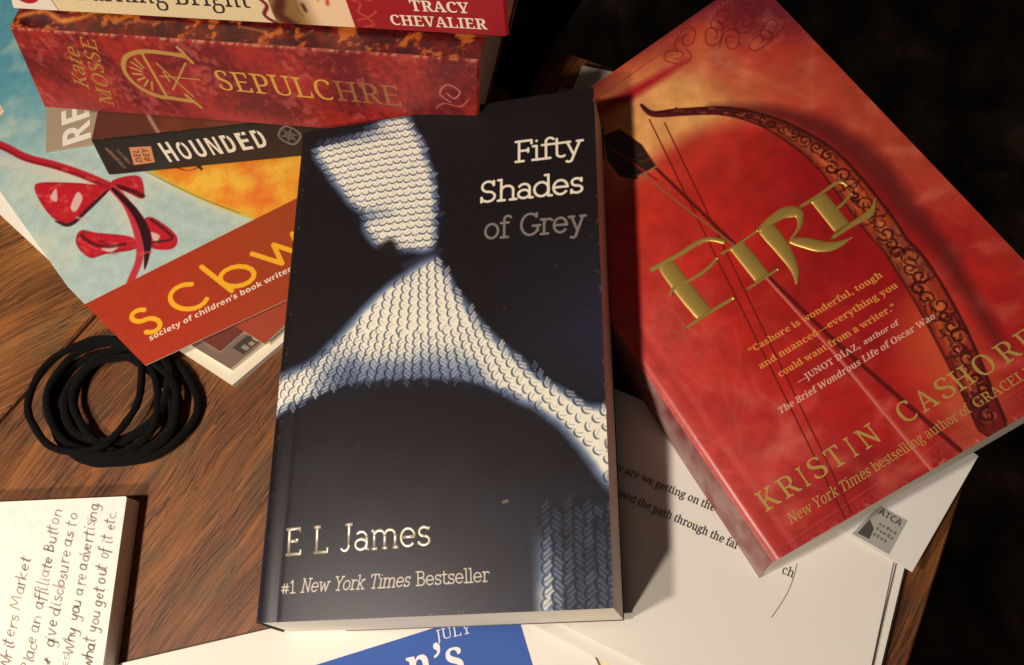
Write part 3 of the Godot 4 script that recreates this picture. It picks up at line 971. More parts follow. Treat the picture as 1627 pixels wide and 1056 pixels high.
func build_stack() -> void:
	# tan card with big white letters, on the booklet
	var rf := frame(Vector3(-0.2946, 0.0103, -0.2488), Vector3(0.998, 0, -0.064), Vector3.UP)
	var re := thing("tan_card", rf, "flat tan card with big white letters, under the small black paperback on the booklet", "card")
	part(re, "card_sheet", prism(PackedVector2Array([Vector2(-9, -60), Vector2(40, -60), Vector2(40, 0), Vector2(0, 0)]), 0.0, 0.8, Vector3.UP, Rect2(), 0.1), mat(rgb(170, 152, 128), 0.6))
	part(re, "lettering", type_line("READ", sans_bold, Vector2(24.6, -4.5), Vector2(14.5, -56.0), 15.5, 0.8, 0.05), mat(rgb(240, 234, 224), 0.6))

	# the small black mass-market paperback
	var hf := frame(Vector3(-0.2533, 0.0308, -0.2368), Vector3(1, 0.0031, -0.0045), Vector3(0.0034, 0.2906, 0.9568))
	var hc := Canvas.new(-4, -1, 176, 22, 5.0, rgb(34, 30, 29))
	hc.grain(noise(0.2, 71), 0.25)
	var tan := rgb(206, 138, 96)
	hc.poly(V([16.7, 5.5, 27.9, 6.1, 25.0, 15.8, 13.4, 16.2]), tan, 0.2)
	# two short lines of small print, too worn to read
	for i in 22:
		var c := Vector2(4.6, 4.8).lerp(Vector2(7.4, 17.4), i / 21.0)
		hc.stroke(PackedVector2Array([c, c + Vector2(rng.randf_range(1.2, 1.9), -0.1)]), 0.4, tan, 0.18, rng.randf_range(0.4, 0.9))
	for i in 14:
		var c := Vector2(9.6, 6.6).lerp(Vector2(11.4, 14.6), i / 13.0)
		hc.stroke(PackedVector2Array([c, c + Vector2(rng.randf_range(1.0, 1.6), -0.1)]), 0.4, tan, 0.18, rng.randf_range(0.4, 0.9))
	hc.stroke(smooth(V([92, 8.3, 97.3, 3, 102.6, 8.3, 97.3, 13.6]), true), 1.0, rgb(120, 116, 110), 0.3)
	for g in 6:
		hc.stroke(PackedVector2Array([Vector2(97.3, 8.3), Vector2(97.3, 8.3) + Vector2(4.5, 0).rotated(g * TAU / 6.0)]), 0.6, rgb(104, 100, 96), 0.3)
		hc.stroke(PackedVector2Array([Vector2(97.3, 8.3) + Vector2(3, 0).rotated(g * TAU / 6.0), Vector2(97.3, 8.3) + Vector2(3, 0).rotated((g + 2) * TAU / 6.0)]), 0.4, rgb(104, 100, 96), 0.3)
	var hs := mat(Color.WHITE, 0.38, 0.0, hc.texture())
	var tc := Canvas.new(0, 0, 175, 105, 3.0, Color.BLACK)
	var tn := noise(0.05, 72, 4)
	tc.each(func(x: float, y: float, _c: Color) -> Color:
		var v := 0.5 + 0.5 * tn.get_noise_2d(x, y)
		return Color(0.30, 0.15, 0.10).lerp(Color(0.56, 0.30, 0.19), clampf(v * 0.6 + x / 300.0, 0.0, 1.0)))
	tc.poly(smooth(V([0, 60, 16, 70, 30, 92, 34, 106, 0, 106]), false), rgb(92, 52, 40), 0.6)
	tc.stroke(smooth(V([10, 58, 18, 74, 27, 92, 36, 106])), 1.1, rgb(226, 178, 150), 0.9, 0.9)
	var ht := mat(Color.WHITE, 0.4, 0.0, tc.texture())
	var hou := thing("paperback", hf, "small black paperback with bold white capitals on its spine, lying on the booklet", "book")
	var hq := [Vector2(0, 0), Vector2(172, 0), Vector2(170, 20.8), Vector2(-2.8, 20.5)]
	var out := level_out(hf)
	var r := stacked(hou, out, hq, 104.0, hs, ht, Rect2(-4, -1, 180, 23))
	var face := out.cross(Vector3.ZERO)
	var stencil := mat(rgb(226, 218, 204), 0.6)
	for i in 7:
		var at := Vector2(32.4, 16.5).lerp(Vector2(79.6, 13.6), i / 6.0)
		part(r[0], "lettering", type_line("HOUNDED"[i], sans_bold, at, at + Vector2(5.6, -0.34), 11.6 if i == 0 else 10.2, 0.02, 0.05), stencil)
		part(r[0], "stencil_gap", prism(PackedVector2Array([at + Vector2(2.4, -11.0), at + Vector2(3.1, -11.0), at + Vector2(3.1, -8.2), at + Vector2(2.4, -8.2)]), 0.06, 0.09), mat(rgb(34, 30, 29), 0.5))
	var logo_ink := mat(rgb(118, 66, 34), 0.6)
	part(r[0], "lettering", type_line("DEL", sans_bold, Vector2(19.0, 14.8), Vector2(20.6, 7.4), 3.2, 0.02, 0.04), logo_ink)
	part(r[0], "lettering", type_line("REY", sans_bold, Vector2(23.6, 14.8), Vector2(25.4, 7.4), 3.2, 0.02, 0.04), logo_ink)

	# the thick maroon book
	var sf := frame(Vector3(-0.2689, 0.0764, -0.2673), Vector3(0.9793, -0.0133, 0.2020), Vector3(-0.1945, 0.2155, 0.957))
	var sc := Canvas.new(-14, -1, 220, 48, 5.0, Color.BLACK)
	var n1 := noise(0.03, 81, 4)
	var n2 := noise(0.22, 82, 3)
	sc.each(func(x: float, y: float, _c: Color) -> Color:
		var v := n1.get_noise_2d(x, y) * 1.2 + n2.get_noise_2d(x, y) * 0.6
		var c := Color(0.62, 0.17, 0.15).lerp(Color(0.40, 0.10, 0.13), clampf(0.45 + v, 0.0, 1.0))
		c = c.lerp(Color(0.74, 0.36, 0.33), clampf((n2.get_noise_2d(x * 0.8 + 50.0, y * 0.8) + n1.get_noise_2d(x + 70.0, y)) * 1.2 - 0.3, 0.0, 0.55))
		var rim := clampf(1.0 - y / 1.3, 0.0, 1.0) * clampf(0.5 + 2.0 * n2.get_noise_2d(x * 1.5, 0.0), 0.0, 1.0)
		c = c.lerp(Color(0.80, 0.62, 0.46), rim * 0.7)
		var low := clampf((y - 37.0) / 6.0, 0.0, 1.0)
		return c.lerp(Color(0.72, 0.30, 0.31), low * 0.35))
	var gilt := rgb(176, 138, 72)
	# arched emblem
	var arch := smooth(V([84.5, 8.2, 72, 7.2, 62.5, 7.6, 53, 11.6, 48.4, 19.5, 50.5, 27.0, 57.5, 32.2, 66, 33.2, 76, 34.0]))
	sc.stroke(arch, 2.2, gilt, 0.2)
	sc.stroke(V([63.0, 8.2, 63.6, 32.6]), 1.6, gilt, 0.2)
	sc.stroke(V([83.0, 3.8, 86.6, 11.4]), 1.8, gilt, 0.2)
	sc.stroke(V([74.5, 30.6, 79.2, 37.2]), 1.8, gilt, 0.2)
	for g in 7:
		var dv := Vector2(-1, 0).rotated(deg_to_rad(-66 + g * 22))
		sc.stroke(PackedVector2Array([Vector2(61.6, 20.4) + dv * 4.4, Vector2(61.6, 20.4) + dv * 9.4]), 1.1, gilt, 0.25)
	sc.stroke(V([66, 20.4, 86, 20.8]), 0.7, gilt, 0.2)
	sc.stroke(V([83.0, 12.0, 69, 28]), 0.9, gilt, 0.2)
	sc.stroke(V([68, 13.5, 78, 31]), 0.9, gilt, 0.2)
	sc.stroke(V([69.0, 18.0, 69.6, 23.2]), 0.9, gilt, 0.2)
	sc.stroke(smooth(V([203, 22, 199, 18, 203, 13, 208, 16, 205, 20, 202.4, 17.6])), 0.8, rgb(205, 130, 118), 0.3, 0.8)
	sc.stroke(smooth(V([196, 26, 200, 23, 207, 24, 211, 20])), 0.7, rgb(205, 130, 118), 0.3, 0.7)
	var sm := mat(Color.WHITE, 0.4, 0.0, sc.texture())
	var oc := Canvas.new(0, 0, 220, 130, 3.0, Color.BLACK)
	oc.each(func(x: float, y: float, _c: Color) -> Color:
		var v := n1.get_noise_2d(x * 1.6, y * 2.2 + 30.0) + 0.8 * n2.get_noise_2d(x * 0.7, y * 0.9)
		var c := Color(0.42, 0.09, 0.07).lerp(Color(0.22, 0.04, 0.07), clampf(0.5 + v, 0.0, 1.0))
		var spot := clampf((n1.get_noise_2d(x * 2.4 + 200.0, y * 2.0) + 0.5 * n2.get_noise_2d(x, y + 90.0) - 0.08) * 3.0, 0.0, 1.0)
		return c.lerp(Color(0.84, 0.47, 0.15), spot * 0.75))
	for i in 22:
		var c := Vector2(rng.randf_range(2, 216), rng.randf_range(108, 127))
		var p := PackedVector2Array([c, c + Vector2(rng.randf_range(3, 12), rng.randf_range(-4, 4)), c + Vector2(rng.randf_range(10, 22), rng.randf_range(-3, 6))])
		oc.stroke(smooth(p), rng.randf_range(0.4, 1.3), rgb(206, 128, 56) if i % 3 else rgb(60, 14, 20), 0.6, rng.randf_range(0.25, 0.7))
	oc.stroke(smooth(V([2, 124, 14, 120, 26, 125, 40, 119])), 2.4, rgb(222, 140, 50), 1.2, 0.8)
	var om := mat(Color.WHITE, 0.36, 0.0, oc.texture())
	var sep := thing("paperback", sf, "thick maroon paperback with gold lettering and an arched gold emblem on its spine, upper left", "book")
	out = level_out(sf)
	r = stacked(sep, out, [Vector2(0, 0), Vector2(218.5, 0), Vector2(212.6, 42.2), Vector2(-12.1, 46.3)], 128.0, sm, om, Rect2(-14, -1, 234, 49))
	var gilt_m := mat(rgb(190, 146, 66), 0.45, 0.35)
	part(r[0], "lettering", type_line("SEPULC", serif, Vector2(94.8, 25.6), Vector2(149.4, 26.1), 10.8, 0.02, 0.06), mat(rgb(214, 166, 78), 0.45, 0.2))
	part(r[0], "lettering", type_line("HRE", serif, Vector2(151.2, 26.1), Vector2(180.6, 26.4), 10.8, 0.02, 0.06), mat(rgb(158, 106, 62), 0.4, 0.2))
	part(r[0], "lettering", type_line("MOSSE", serif, Vector2(31.0, 41.5), Vector2(42.4, 3.2), 7.2, 0.02, 0.06), gilt_m)
	part(r[0], "lettering", type_line("Kate", serif, Vector2(22.6, 32.0), Vector2(30.6, 9.2), 7.0, 0.02, 0.06, 0.15), gilt_m)

	# the cream and red book on top
	var uf := frame(Vector3(-0.2692, 0.0774, -0.278), Vector3(0.9798, -0.0073, 0.2001), Vector3(-0.1969, 0.1444, 0.9697))
	var uc := Canvas.new(-1, -34, 240, 1, 4.0, rgb(226, 208, 168))
	uc.grain(noise(0.08, 91), 0.06)
	uc.poly(V([-2, -36, 24.6, -36, 24.6, 2, -2, 2]), rgb(232, 224, 212), 0.15)
	uc.stroke(V([24.6, -34, 24.6, 1]), 0.5, rgb(150, 120, 100), 0.2)
	uc.poly(V([166.4, -36, 242, -36, 242, 2, 166.4, 2]), rgb(156, 22, 34), 0.15)
	uc.stroke(smooth(V([4, -9.5, 10, -4.5, 17, -6.5, 19, -13])), 2.4, rgb(172, 36, 40), 0.3)
	# a painted face lying sideways, with dark hair
	var skin := func(x: float, y: float, _d: float) -> Color:
		var g := clampf((x - 138.0) / 26.0, 0.0, 1.0)
		return Color(0.52, 0.40, 0.22).lerp(Color(0.93, 0.80, 0.66), smoothstep(0.1, 0.6, g))
	uc.poly(V([133, -36, 166, -36, 166, 2, 131, 2]), Color.WHITE, 0.3, 1.0, skin)
	uc.stroke(smooth(V([134, -20, 137, -12, 134, -5, 139, 1])), 4.5, rgb(84, 34, 28), 1.2)
	uc.stroke(smooth(V([126, -14, 130, -9, 127, -4, 131, 0])), 1.6, rgb(120, 30, 36), 0.4)
	uc.stroke(V([146.5, -10.0, 146.8, -7.4]), 1.6, rgb(70, 44, 34), 0.6)
	uc.stroke(V([147.0, -21.0, 147.3, -18.6]), 1.6, rgb(70, 44, 34), 0.6)
	uc.stroke(smooth(V([144, -12, 143.4, -8, 144.5, -4.5])), 0.6, rgb(120, 80, 56), 0.4)
	uc.stroke(smooth(V([148, -14, 153, -14.5, 154, -12.4])), 0.7, rgb(190, 120, 96), 0.5)
	uc.stroke(smooth(V([157.5, -16.5, 158.2, -13.6, 157.6, -11.0])), 1.6, rgb(206, 84, 84), 0.5)
	for s in [[168, -14, 172, -12, 170, -8, 174, -6, 178, -9], [169, -4, 173, -5, 175, -2, 171, -1], [170, -20, 175, -18, 177, -14, 173, -15]]:
		uc.stroke(smooth(V(s)), 0.8, rgb(196, 96, 60), 0.3, 0.8)
	var um := mat(Color.WHITE, 0.4, 0.0, uc.texture())
	var burn := thing("paperback", uf, "cream and red paperback with a small painted face on its spine, topmost of the stack", "book")
	out = level_out(uf)
	r = stacked(burn, out, [Vector2(16.4, -30.3), Vector2(233.0, -31.0), Vector2(231, 0), Vector2(0, 0)], 118.0, um, mat(rgb(150, 30, 40), 0.4), Rect2(-1, -34, 241, 35))
	part(r[0], "lettering", type_line("Burning Bright", serif, Vector2(37.0, -6.6), Vector2(122.0, -7.2), 11.0, 0.02, 0.06, 0.22), mat(rgb(52, 42, 36), 0.6))
	var cream := mat(rgb(240, 226, 204), 0.6)
	part(r[0], "lettering", type_line("TRACY", serif_bold, Vector2(193.0, -10.0), Vector2(217.0, -10.2), 5.0, 0.02, 0.06), cream)
	part(r[0], "lettering", type_line("CHEVALIER", serif_bold, Vector2(183.0, -2.6), Vector2(223.0, -2.9), 5.0, 0.02, 0.06), cream)


# ---------------------------------------------------------------- the red paperback

func build_fire() -> void:
	var f := frame(Vector3(-0.0571, 0.0203, -0.2164), Vector3(0.851, 0.1137, -0.5126), Vector3(-0.1047, 0.9934, 0.0466))
	var thick := 17.0
	f.origin -= f.basis.y * thick * 0.001
	var cv := Canvas.new(-9, -1, 138, 215, 5.5, Color.BLACK)
	var n1 := noise(0.018, 101, 4)
	var n2 := noise(0.09, 102, 4)
	var veins := noise(0.02, 103, 4)
	veins.fractal_type = FastNoiseLite.FRACTAL_RIDGED
	cv.each(func(x: float, y: float, _c: Color) -> Color:
		var v := n1.get_noise_2d(x, y)
		var c := Color(0.70, 0.135, 0.135)
		# warm glow at the upper left, deep red disc in the middle, rosy smoke around
		var glow := exp(-(pow((x - 66.0 + v * 16.0) / 40.0, 2.0) + pow((y - 34.0) / 32.0, 2.0)))
		c = c.lerp(Color(0.93, 0.66, 0.40), clampf(glow * 1.25, 0.0, 1.0))
		var disc := clampf((56.0 - Vector2(x - 58.0, (y - 108.0) * 0.92).length()) / 9.0 + 0.5, 0.0, 1.0)
		c = c.lerp(Color(0.80, 0.19, 0.145).lerp(Color(0.58, 0.085, 0.10), clampf((x - 40.0) / 70.0 + (y - 70.0) / 160.0 + v * 0.3, 0.0, 1.0)), disc * 0.85)
		var left := clampf((34.0 - x) / 30.0 + v * 0.6, 0.0, 1.0)
		c = c.lerp(Color(0.77, 0.28, 0.26), left * 0.85)
		var right := clampf((x - 112.0) / 20.0 + v * 0.5, 0.0, 1.0)
		c = c.lerp(Color(0.66, 0.25, 0.18), right * 0.6)
		var top := clampf((9.0 - y) / 14.0 + v * 0.8, 0.0, 1.0)
		c = c.lerp(Color(0.48, 0.17, 0.165), top * 0.85)
		var corner := clampf((x - 92.0 - y * 0.9) / 26.0 + v * 0.6, 0.0, 1.0)
		c = c.lerp(Color(0.42, 0.13, 0.20), corner * 0.85)
		var low := clampf((y - 180.0) / 24.0 + v * 0.6, 0.0, 1.0)
		c = c.lerp(Color(0.56, 0.13, 0.14), low * 0.75)
		var s := clampf((veins.get_noise_2d(x * 0.8 + 20.0, y * 0.9) - 0.42) * 2.2, 0.0, 1.0) * (1.0 - disc * 0.8)
		c = c.lerp(Color(0.92, 0.60, 0.48), s * 0.34)
		var k := 1.0 + 0.10 * n2.get_noise_2d(x, y) + 0.10 * n1.get_noise_2d(x * 1.7 + 90.0, y * 1.7)
		return Color(c.r * k, c.g * k, c.b * k))
	# fine pale hairs of smoke at the left and along the right side
	for i in 90:
		var left_side := i % 3 != 0
		var p0 := Vector2(rng.randf_range(-4, 30), rng.randf_range(90, 198)) if left_side else Vector2(rng.randf_range(112, 132), rng.randf_range(30, 150))
		var dir := Vector2(1, 0).rotated(rng.randf_range(-2.4, -0.4))
		var p := PackedVector2Array([p0])
		for g in 4:
			dir = dir.rotated(rng.randf_range(-0.5, 0.5))
			p.append(p[-1] + dir * rng.randf_range(3, 8))
		cv.stroke(smooth(p, false, 4), rng.randf_range(0.3, 1.2), rgb(222, 140, 120), 0.8, rng.randf_range(0.05, 0.17))
	cv.stroke(smooth(V([100, 28, 112, 56, 116, 66])), 2.0, rgb(230, 160, 130), 1.6, 0.25)
	# amber glow low on the right
	cv.poly(smooth(V([78, 168, 92, 158, 96, 180, 88, 206, 74, 214, 72, 190]), true), rgb(216, 110, 62), 9.0, 0.6)
	cv.poly(smooth(V([104, 45, 132, 60, 128, 130, 118, 110, 114, 80]), true), rgb(206, 112, 74), 12.0, 0.45)
	# scroll lines at the top right corner and a lace border at the top and the bottom edge
	for e in [[88, 12], [97, 8], [106, 14], [114, 10], [121, 18], [126, 28], [118, 30], [110, 22], [128, 10]]:
		var p := PackedVector2Array()
		for g in 22:
			p.append(Vector2(e[0], e[1]) + Vector2((6.0 - g * 0.2) * (1.0 + 0.25 * sin(g * 0.9 + e[1])), 0).rotated(g * 0.42 + e[0]))
		cv.stroke(p, 0.5, rgb(84, 18, 28), 0.4, 0.6)
	for i in 60:
		var x := -5.0 + i * 2.3
		for y in [3.4, 206.0]:
			var col := rgb(172, 92, 70) if y < 100 else rgb(176, 66, 62)
			cv.stroke(smooth(V([x, y, x + 1.1, y - 1.4, x + 2.1, y, x + 1.2, y + 1.3]), true, 4), 0.35, col, 0.3, 0.5)
	cv.stroke(V([-8, 6.6, 98, 6.6]), 0.4, rgb(130, 50, 44), 0.3, 0.6)
	cv.stroke(V([-8, 203.0, 130, 203.6]), 0.4, rgb(180, 84, 74), 0.3, 0.6)
	# red smear
	cv.stroke(smooth(V([45, 12.5, 57.6, 14.2, 74, 15.8, 90, 17.2])), [2, 3, 3.6, 4.2, 4.6, 5, 5.2, 5.4, 5.2, 5, 4.6, 4.4, 4, 3.6, 3.2, 2.6, 2, 1.6, 1.2], rgb(178, 30, 42), 2.0, 1.0)
	# shade of the limb on the ground of the picture, then a plain bow limb
	cv.stroke(smooth(V([84, 43, 101.5, 62, 112, 83, 115, 106, 112.5, 128, 111, 148, 107.6, 163, 101, 191])), [1, 2, 3, 4, 5, 6, 6, 7, 7, 8, 8, 8, 9, 9, 9, 10, 10, 10, 10, 10, 10, 9, 9, 9, 9, 9, 9, 8, 8, 8, 8, 7, 7, 7, 6, 6, 6, 5, 5, 5, 4, 4, 4], rgb(92, 28, 28), 2.6, 0.78)
	var limb := smooth(V([62.6, 22.5, 63.8, 29.5, 72.8, 36.4, 86.9, 48.1, 95.8, 61.6, 100.8, 75.4, 103.6, 91.4, 102.9, 107.3, 101.3, 121.9, 99.8, 135.9, 98.4, 147.8, 95.8, 160.1, 92.4, 172.8, 88.7, 184.8, 84.7, 196.1, 80.7, 207.5]))
	var wl := PackedFloat32Array()
	for i in limb.size():
		var t := float(i) / limb.size()
		wl.append(lerpf(1.2, 3.8, clampf(t * 9.0, 0.0, 1.0)) + 8.2 * smoothstep(0.14, 0.5, t) * (1.0 - 0.25 * smoothstep(0.75, 1.0, t)) * (1.0 - 0.22 * exp(-pow((t - 0.60) / 0.03, 2.0))))
	cv.stroke(limb, wl, rgb(60, 18, 18), 0.35)
	var inner := PackedFloat32Array()
	var shift := PackedVector2Array()
	for i in limb.size():
		inner.append(maxf(0.3, wl[i] - 1.7))
		shift.append(limb[i] + Vector2(-0.25, 0.25))
	var cuts := [0, 22, 36, 52, 64, 78, limb.size() - 1]
	var tones := [rgb(98, 32, 36), rgb(126, 46, 36), rgb(164, 60, 34), rgb(146, 66, 46), rgb(156, 52, 36), rgb(112, 30, 32)]
	for i in 6:
		cv.stroke(shift.slice(cuts[i], cuts[i + 1] + 1), inner.slice(cuts[i], cuts[i + 1] + 1), tones[i], 0.6)
	var mid := PackedFloat32Array()
	for i in limb.size():
		mid.append(maxf(0.1, wl[i] * 0.42 - 0.6))
		shift[i] = limb[i] + Vector2(-0.9, 0.4)
	cv.stroke(shift.slice(26, 84), mid.slice(26, 84), rgb(214, 112, 58), 1.0, 0.55)
	# wrapping grooves and grain of the limb
	for i in range(8, limb.size() - 2):
		var t := (limb[i + 1] - limb[i - 1]).normalized()
		var nn := Vector2(-t.y, t.x)
		var r: float = wl[i] * 0.42
		if i % 2 == 0 and r > 1.4:
			# carved scrolls and leaves, none quite like the next
			var way := 1.0 if rng.randf() < 0.5 else -1.0
			var c := limb[i] + nn * r * rng.randf_range(-0.45, 0.45)
			var big := r * rng.randf_range(0.45, 0.75)
			cv.stroke(PackedVector2Array([c, c + t * big * 0.4]), big, rgb(226, 128, 72), 0.9, rng.randf_range(0.3, 0.7))
			var turn := rng.randf_range(0.0, TAU)
			var p := PackedVector2Array()
			for g in 13:
				p.append(c + Vector2(big * (1.0 - g * 0.06), 0).rotated(turn + g * 0.55 * way))
			cv.stroke(p, rng.randf_range(0.5, 1.0), rgb(58, 14, 14), 0.3, 0.95)
			for g in rng.randi_range(2, 5):
				var q := limb[i] + nn * r * rng.randf_range(-0.9, 0.9)
				cv.stroke(smooth(PackedVector2Array([q, q + t * rng.randf_range(1, 2.4) + nn * rng.randf_range(-1.4, 1.4), q + t * rng.randf_range(2.5, 5.0) + nn * rng.randf_range(-1.0, 1.0)]), false, 3), rng.randf_range(0.3, 0.6), rgb(70, 20, 18), 0.3, 0.8)
		if i % 7 == 0 and i > 40:
			cv.stroke(smooth(PackedVector2Array([limb[i] - nn * r * 1.05, limb[i] - nn * r * 0.1 + t * rng.randf_range(0, 2.0), limb[i] + nn * r * 1.05])), 0.7, rgb(62, 16, 16), 0.35, 0.7)
		var e := limb[i] + nn * rng.randf_range(-r, r) * 0.8
		cv.stroke(PackedVector2Array([e, e + t * rng.randf_range(1.0, 3.0)]), 0.4, rgb(230, 140, 80) if rng.randf() < 0.5 else rgb(104, 34, 24), 0.4, 0.6)
	# strings, arrow and its shade
	cv.stroke(smooth(V([61, 30.9, 41.4, 116.6, 20.9, 208])), 0.55, rgb(96, 20, 18), 0.25, 0.85)
	cv.stroke(smooth(V([65, 36.5, 45.6, 116.6, 24.2, 206.4])), 0.55, rgb(96, 20, 18), 0.25, 0.85)
	cv.stroke(V([49.6, 51.2, 55.6, 119, 58.8, 155.3, 66.5, 209.1]), [1.3, 1.4, 1.5, 1.7], rgb(84, 20, 18), 0.35, 0.9)
	cv.stroke(V([40.9, 37.9, 54.4, 104.8]), 0.8, rgb(150, 92, 62), 0.25)
	cv.stroke(V([54.4, 104.8, 55.8, 159.1, 54.9, 209.1]), [0.9, 1.3, 1.6], rgb(192, 82, 74), 0.3)
	cv.stroke(V([54.2, 104.8, 55.5, 159.1, 54.5, 209.1]), 0.4, rgb(232, 160, 140), 0.25, 0.7)
	cv.poly(V([41.8, 24.4, 48.7, 26.4, 51.6, 39, 50.2, 51.7, 40.1, 51, 35.8, 45.5, 35.9, 35.6]), rgb(48, 30, 26), 0.4)
	for i in 16:
		var q := Vector2(42.5 + rng.randf_range(-5, 6), 27 + i * 1.5)
		cv.stroke(PackedVector2Array([q, q + Vector2(rng.randf_range(2, 4), rng.randf_range(0.5, 2.5))]), rng.randf_range(0.3, 0.9), [rgb(140, 96, 52), rgb(90, 60, 40), rgb(30, 18, 16)][i % 3], 0.4, rng.randf_range(0.3, 0.8))
	cv.stroke(V([40.4, 31.0, 46.8, 57.0]), 0.9, rgb(150, 40, 32), 0.3)
	cv.stroke(V([41.6, 50.6, 50, 51.6]), 0.8, rgb(170, 116, 70), 0.3)
	for i in 90:
		var t := rng.randf()
		var p := Vector2(lerpf(-7.8, 126.8, t), lerpf(205.5, 213.3, t)) if i % 2 == 0 else Vector2(lerpf(0.6, -7.4, t), 205.6 * t)
		cv.stroke(PackedVector2Array([p, p + Vector2(rng.randfn() * 0.7, rng.randfn() * 0.7)]), rng.randf_range(0.2, 0.7), rgb(226, 176, 160), 0.3, rng.randf_range(0.1, 0.5))
	cv.grain(noise(0.4, 104, 2), 0.06)
	var art := mat(Color.WHITE, 0.33, 0.0, cv.texture())
	var o := thing("paperback", f, "red paperback with large raised gold title and a bow, tilted at the right", "book")
	var q := [Vector2(0, 0), Vector2(136.9, 0), Vector2(126.8, 213.5), Vector2(-7.9, 205.6)]
	var lean := Vector3(-7.0, 0.0, 1.4)
	var out := Vector3(-lean.x / thick, 1.0, -lean.z / thick)
	var moved := Vector2(lean.x, lean.z)
	part(o, "page_block", prism(PackedVector2Array([moved + Vector2(2.4, 0.8), moved + Vector2(136.0, 0.8), moved + Vector2(126.2, 212.9), moved + Vector2(-5.6, 205.1)]), 0.45, thick - 0.45, out), page_mat)
	part(o, "back_cover", prism(PackedVector2Array([moved + q[0], moved + q[1], moved + q[2] + Vector2(-0.8, -1.2), moved + q[3] + Vector2(0.5, -1.2)]), 0.0, 0.4, out), mat(rgb(120, 60, 56), 0.4))
	part(o, "front_cover", cover(q, thick, Rect2(-9, -1, 147, 216), art, mat(rgb(150, 96, 60), 0.7)))
	# the spine, a little worn, with faint lettering
	var sc := Canvas.new(0, 0, 210, 18, 5.0, Color.BLACK)
	sc.each(func(x: float, y: float, _c: Color) -> Color:
		var v := n1.get_noise_2d(x, y * 2.0) + 0.5 * n2.get_noise_2d(x, y)
		return Color(0.60, 0.47, 0.46).lerp(Color(0.48, 0.26, 0.26), clampf(0.36 + v * 1.3, 0.0, 1.0)))
	var spine := begin()
	var a := Vector3(0, thick - 1.1, 0)
	var b := Vector3(-7.9, thick - 1.1, 205.6)
	var bulge := Vector3(-1.0, 0, 0)
	for i in 6:
		var t0 := i / 6.0
		var t1 := (i + 1) / 6.0
		var d0 := Vector3(0, -(thick - 1.1) * t0, 0) + bulge * sin(PI * t0) + lean * t0
		var d1 := Vector3(0, -(thick - 1.1) * t1, 0) + bulge * sin(PI * t1) + lean * t1
		quad(spine, a + d0, b + d0, b + d1, a + d1, Vector2(0, t0), Vector2(1, t0), Vector2(1, t1), Vector2(0, t1))
	var sp := part(o, "spine", finish(spine), mat(Color.WHITE, 0.36, 0.0, sc.texture()))
	# raised gold title
	var st := []
	var wd := []
	var letters := [
		[[27.6, 89.4, 27.2, 98, 27.0, 108, 27.2, 117.6], [3.6, 6.4, 6.8, 7.2, 7.2, 7.2, 7.2, 7.2, 7.2, 7.2, 7.2, 7.2, 7.2, 7.2, 7.0, 7.0, 7.0, 6.8, 6.6]], [[20.8, 88.9, 26, 89.3, 34, 90.3, 46, 91.4, 51.6, 97.2], 2.2], [[21.4, 103.2, 23.4, 101.2, 27, 101.4, 34.3, 102.3, 40, 102.2, 45, 101.0], 1.5], [[17.8, 117.6, 28, 117.6, 40.0, 118.3], 1.5],
		[[54.2, 101.2, 54.0, 107, 53.6, 118.6], 6.4], [[46.6, 100.2, 54, 101.0, 64.3, 101.0], 1.1], [[45.8, 118.5, 53, 118.7, 60.2, 118.9], 1.1],
		[[67.4, 101.6, 67.2, 107, 66.6, 115, 64.9, 123, 61.6, 128.4], [5.6, 6.6, 6.8, 6.8, 6.8, 6.8, 6.8, 6.6, 6.4, 6.2, 6.0, 5.8, 5.6, 5.2, 4.8, 4.4, 4.0, 3.6, 3.2, 2.8, 2.2, 1.8, 1.4, 1.0, 0.4]], [[64.3, 101.0, 71, 100.6, 77.5, 101.4, 80.6, 104.8, 77.6, 109.4, 71, 112.0], [1.2, 1.6, 2, 2.4, 2.8, 3.2, 3.4, 3.8, 4.2, 4.4, 4.6, 4.8, 5, 5.2, 5.2, 5.2, 5, 4.8, 4.4, 3.8, 3.2, 2.8, 2.4, 2, 1.8, 1.6, 1.4, 1.2, 1.0, 0.9, 0.8]], [[70.8, 111.8, 74.7, 116.0, 78.5, 121, 83, 124, 89.5, 125.2], [1.6, 2.4, 3.0, 3.6, 4, 4.4, 4.6, 4.8, 5, 5, 5, 5, 4.8, 4.6, 4.4, 4.2, 4.0, 3.6, 3.2, 2.8, 2.2, 1.8, 1.2, 0.8, 0.4]],
		[[90.6, 104.2, 90.2, 110, 89.4, 120], 6.8], [[82.6, 102.8, 90.3, 103.3, 100.4, 103.4, 102.2, 107.0], 1.5], [[92, 112.2, 96, 111.8, 101.0, 110.6], 1.3], [[83.2, 120.8, 93.5, 120.9, 101.5, 121.0, 106.6, 117.6], [1.4, 1.5, 1.6, 1.7, 1.8, 2, 2.2, 2.4, 2.6, 2.8, 2.9, 3.0, 2.8, 2.4, 2.0, 1.6, 1.1, 0.7, 0.4]],
	]
	for l in letters:
		var p := smooth(V(l[0]))
		st.append(p)
		wd.append(l[1])
	part(o, "raised_title", ridges(st, wd, thick + 0.0, 0.5), gold)
	var y := thick + 0.03
	var amber := mat(rgb(226, 150, 70), 0.5, 0.1)
	part(o, "lettering", type_line("“Cashore is wonderful, tough", serif_bold, Vector2(31.6, 140.3), Vector2(88.0, 144.4), 2.5, y), amber)
	part(o, "lettering", type_line("and nuanced—everything you", serif_bold, Vector2(31.0, 147.4), Vector2(89.6, 150.8), 2.5, y), amber)
	part(o, "lettering", type_line("could want from a writer.”", serif_bold, Vector2(34.7, 153.9), Vector2(83.6, 157.0), 2.5, y), amber)
	var pink := mat(rgb(226, 170, 156), 0.5)
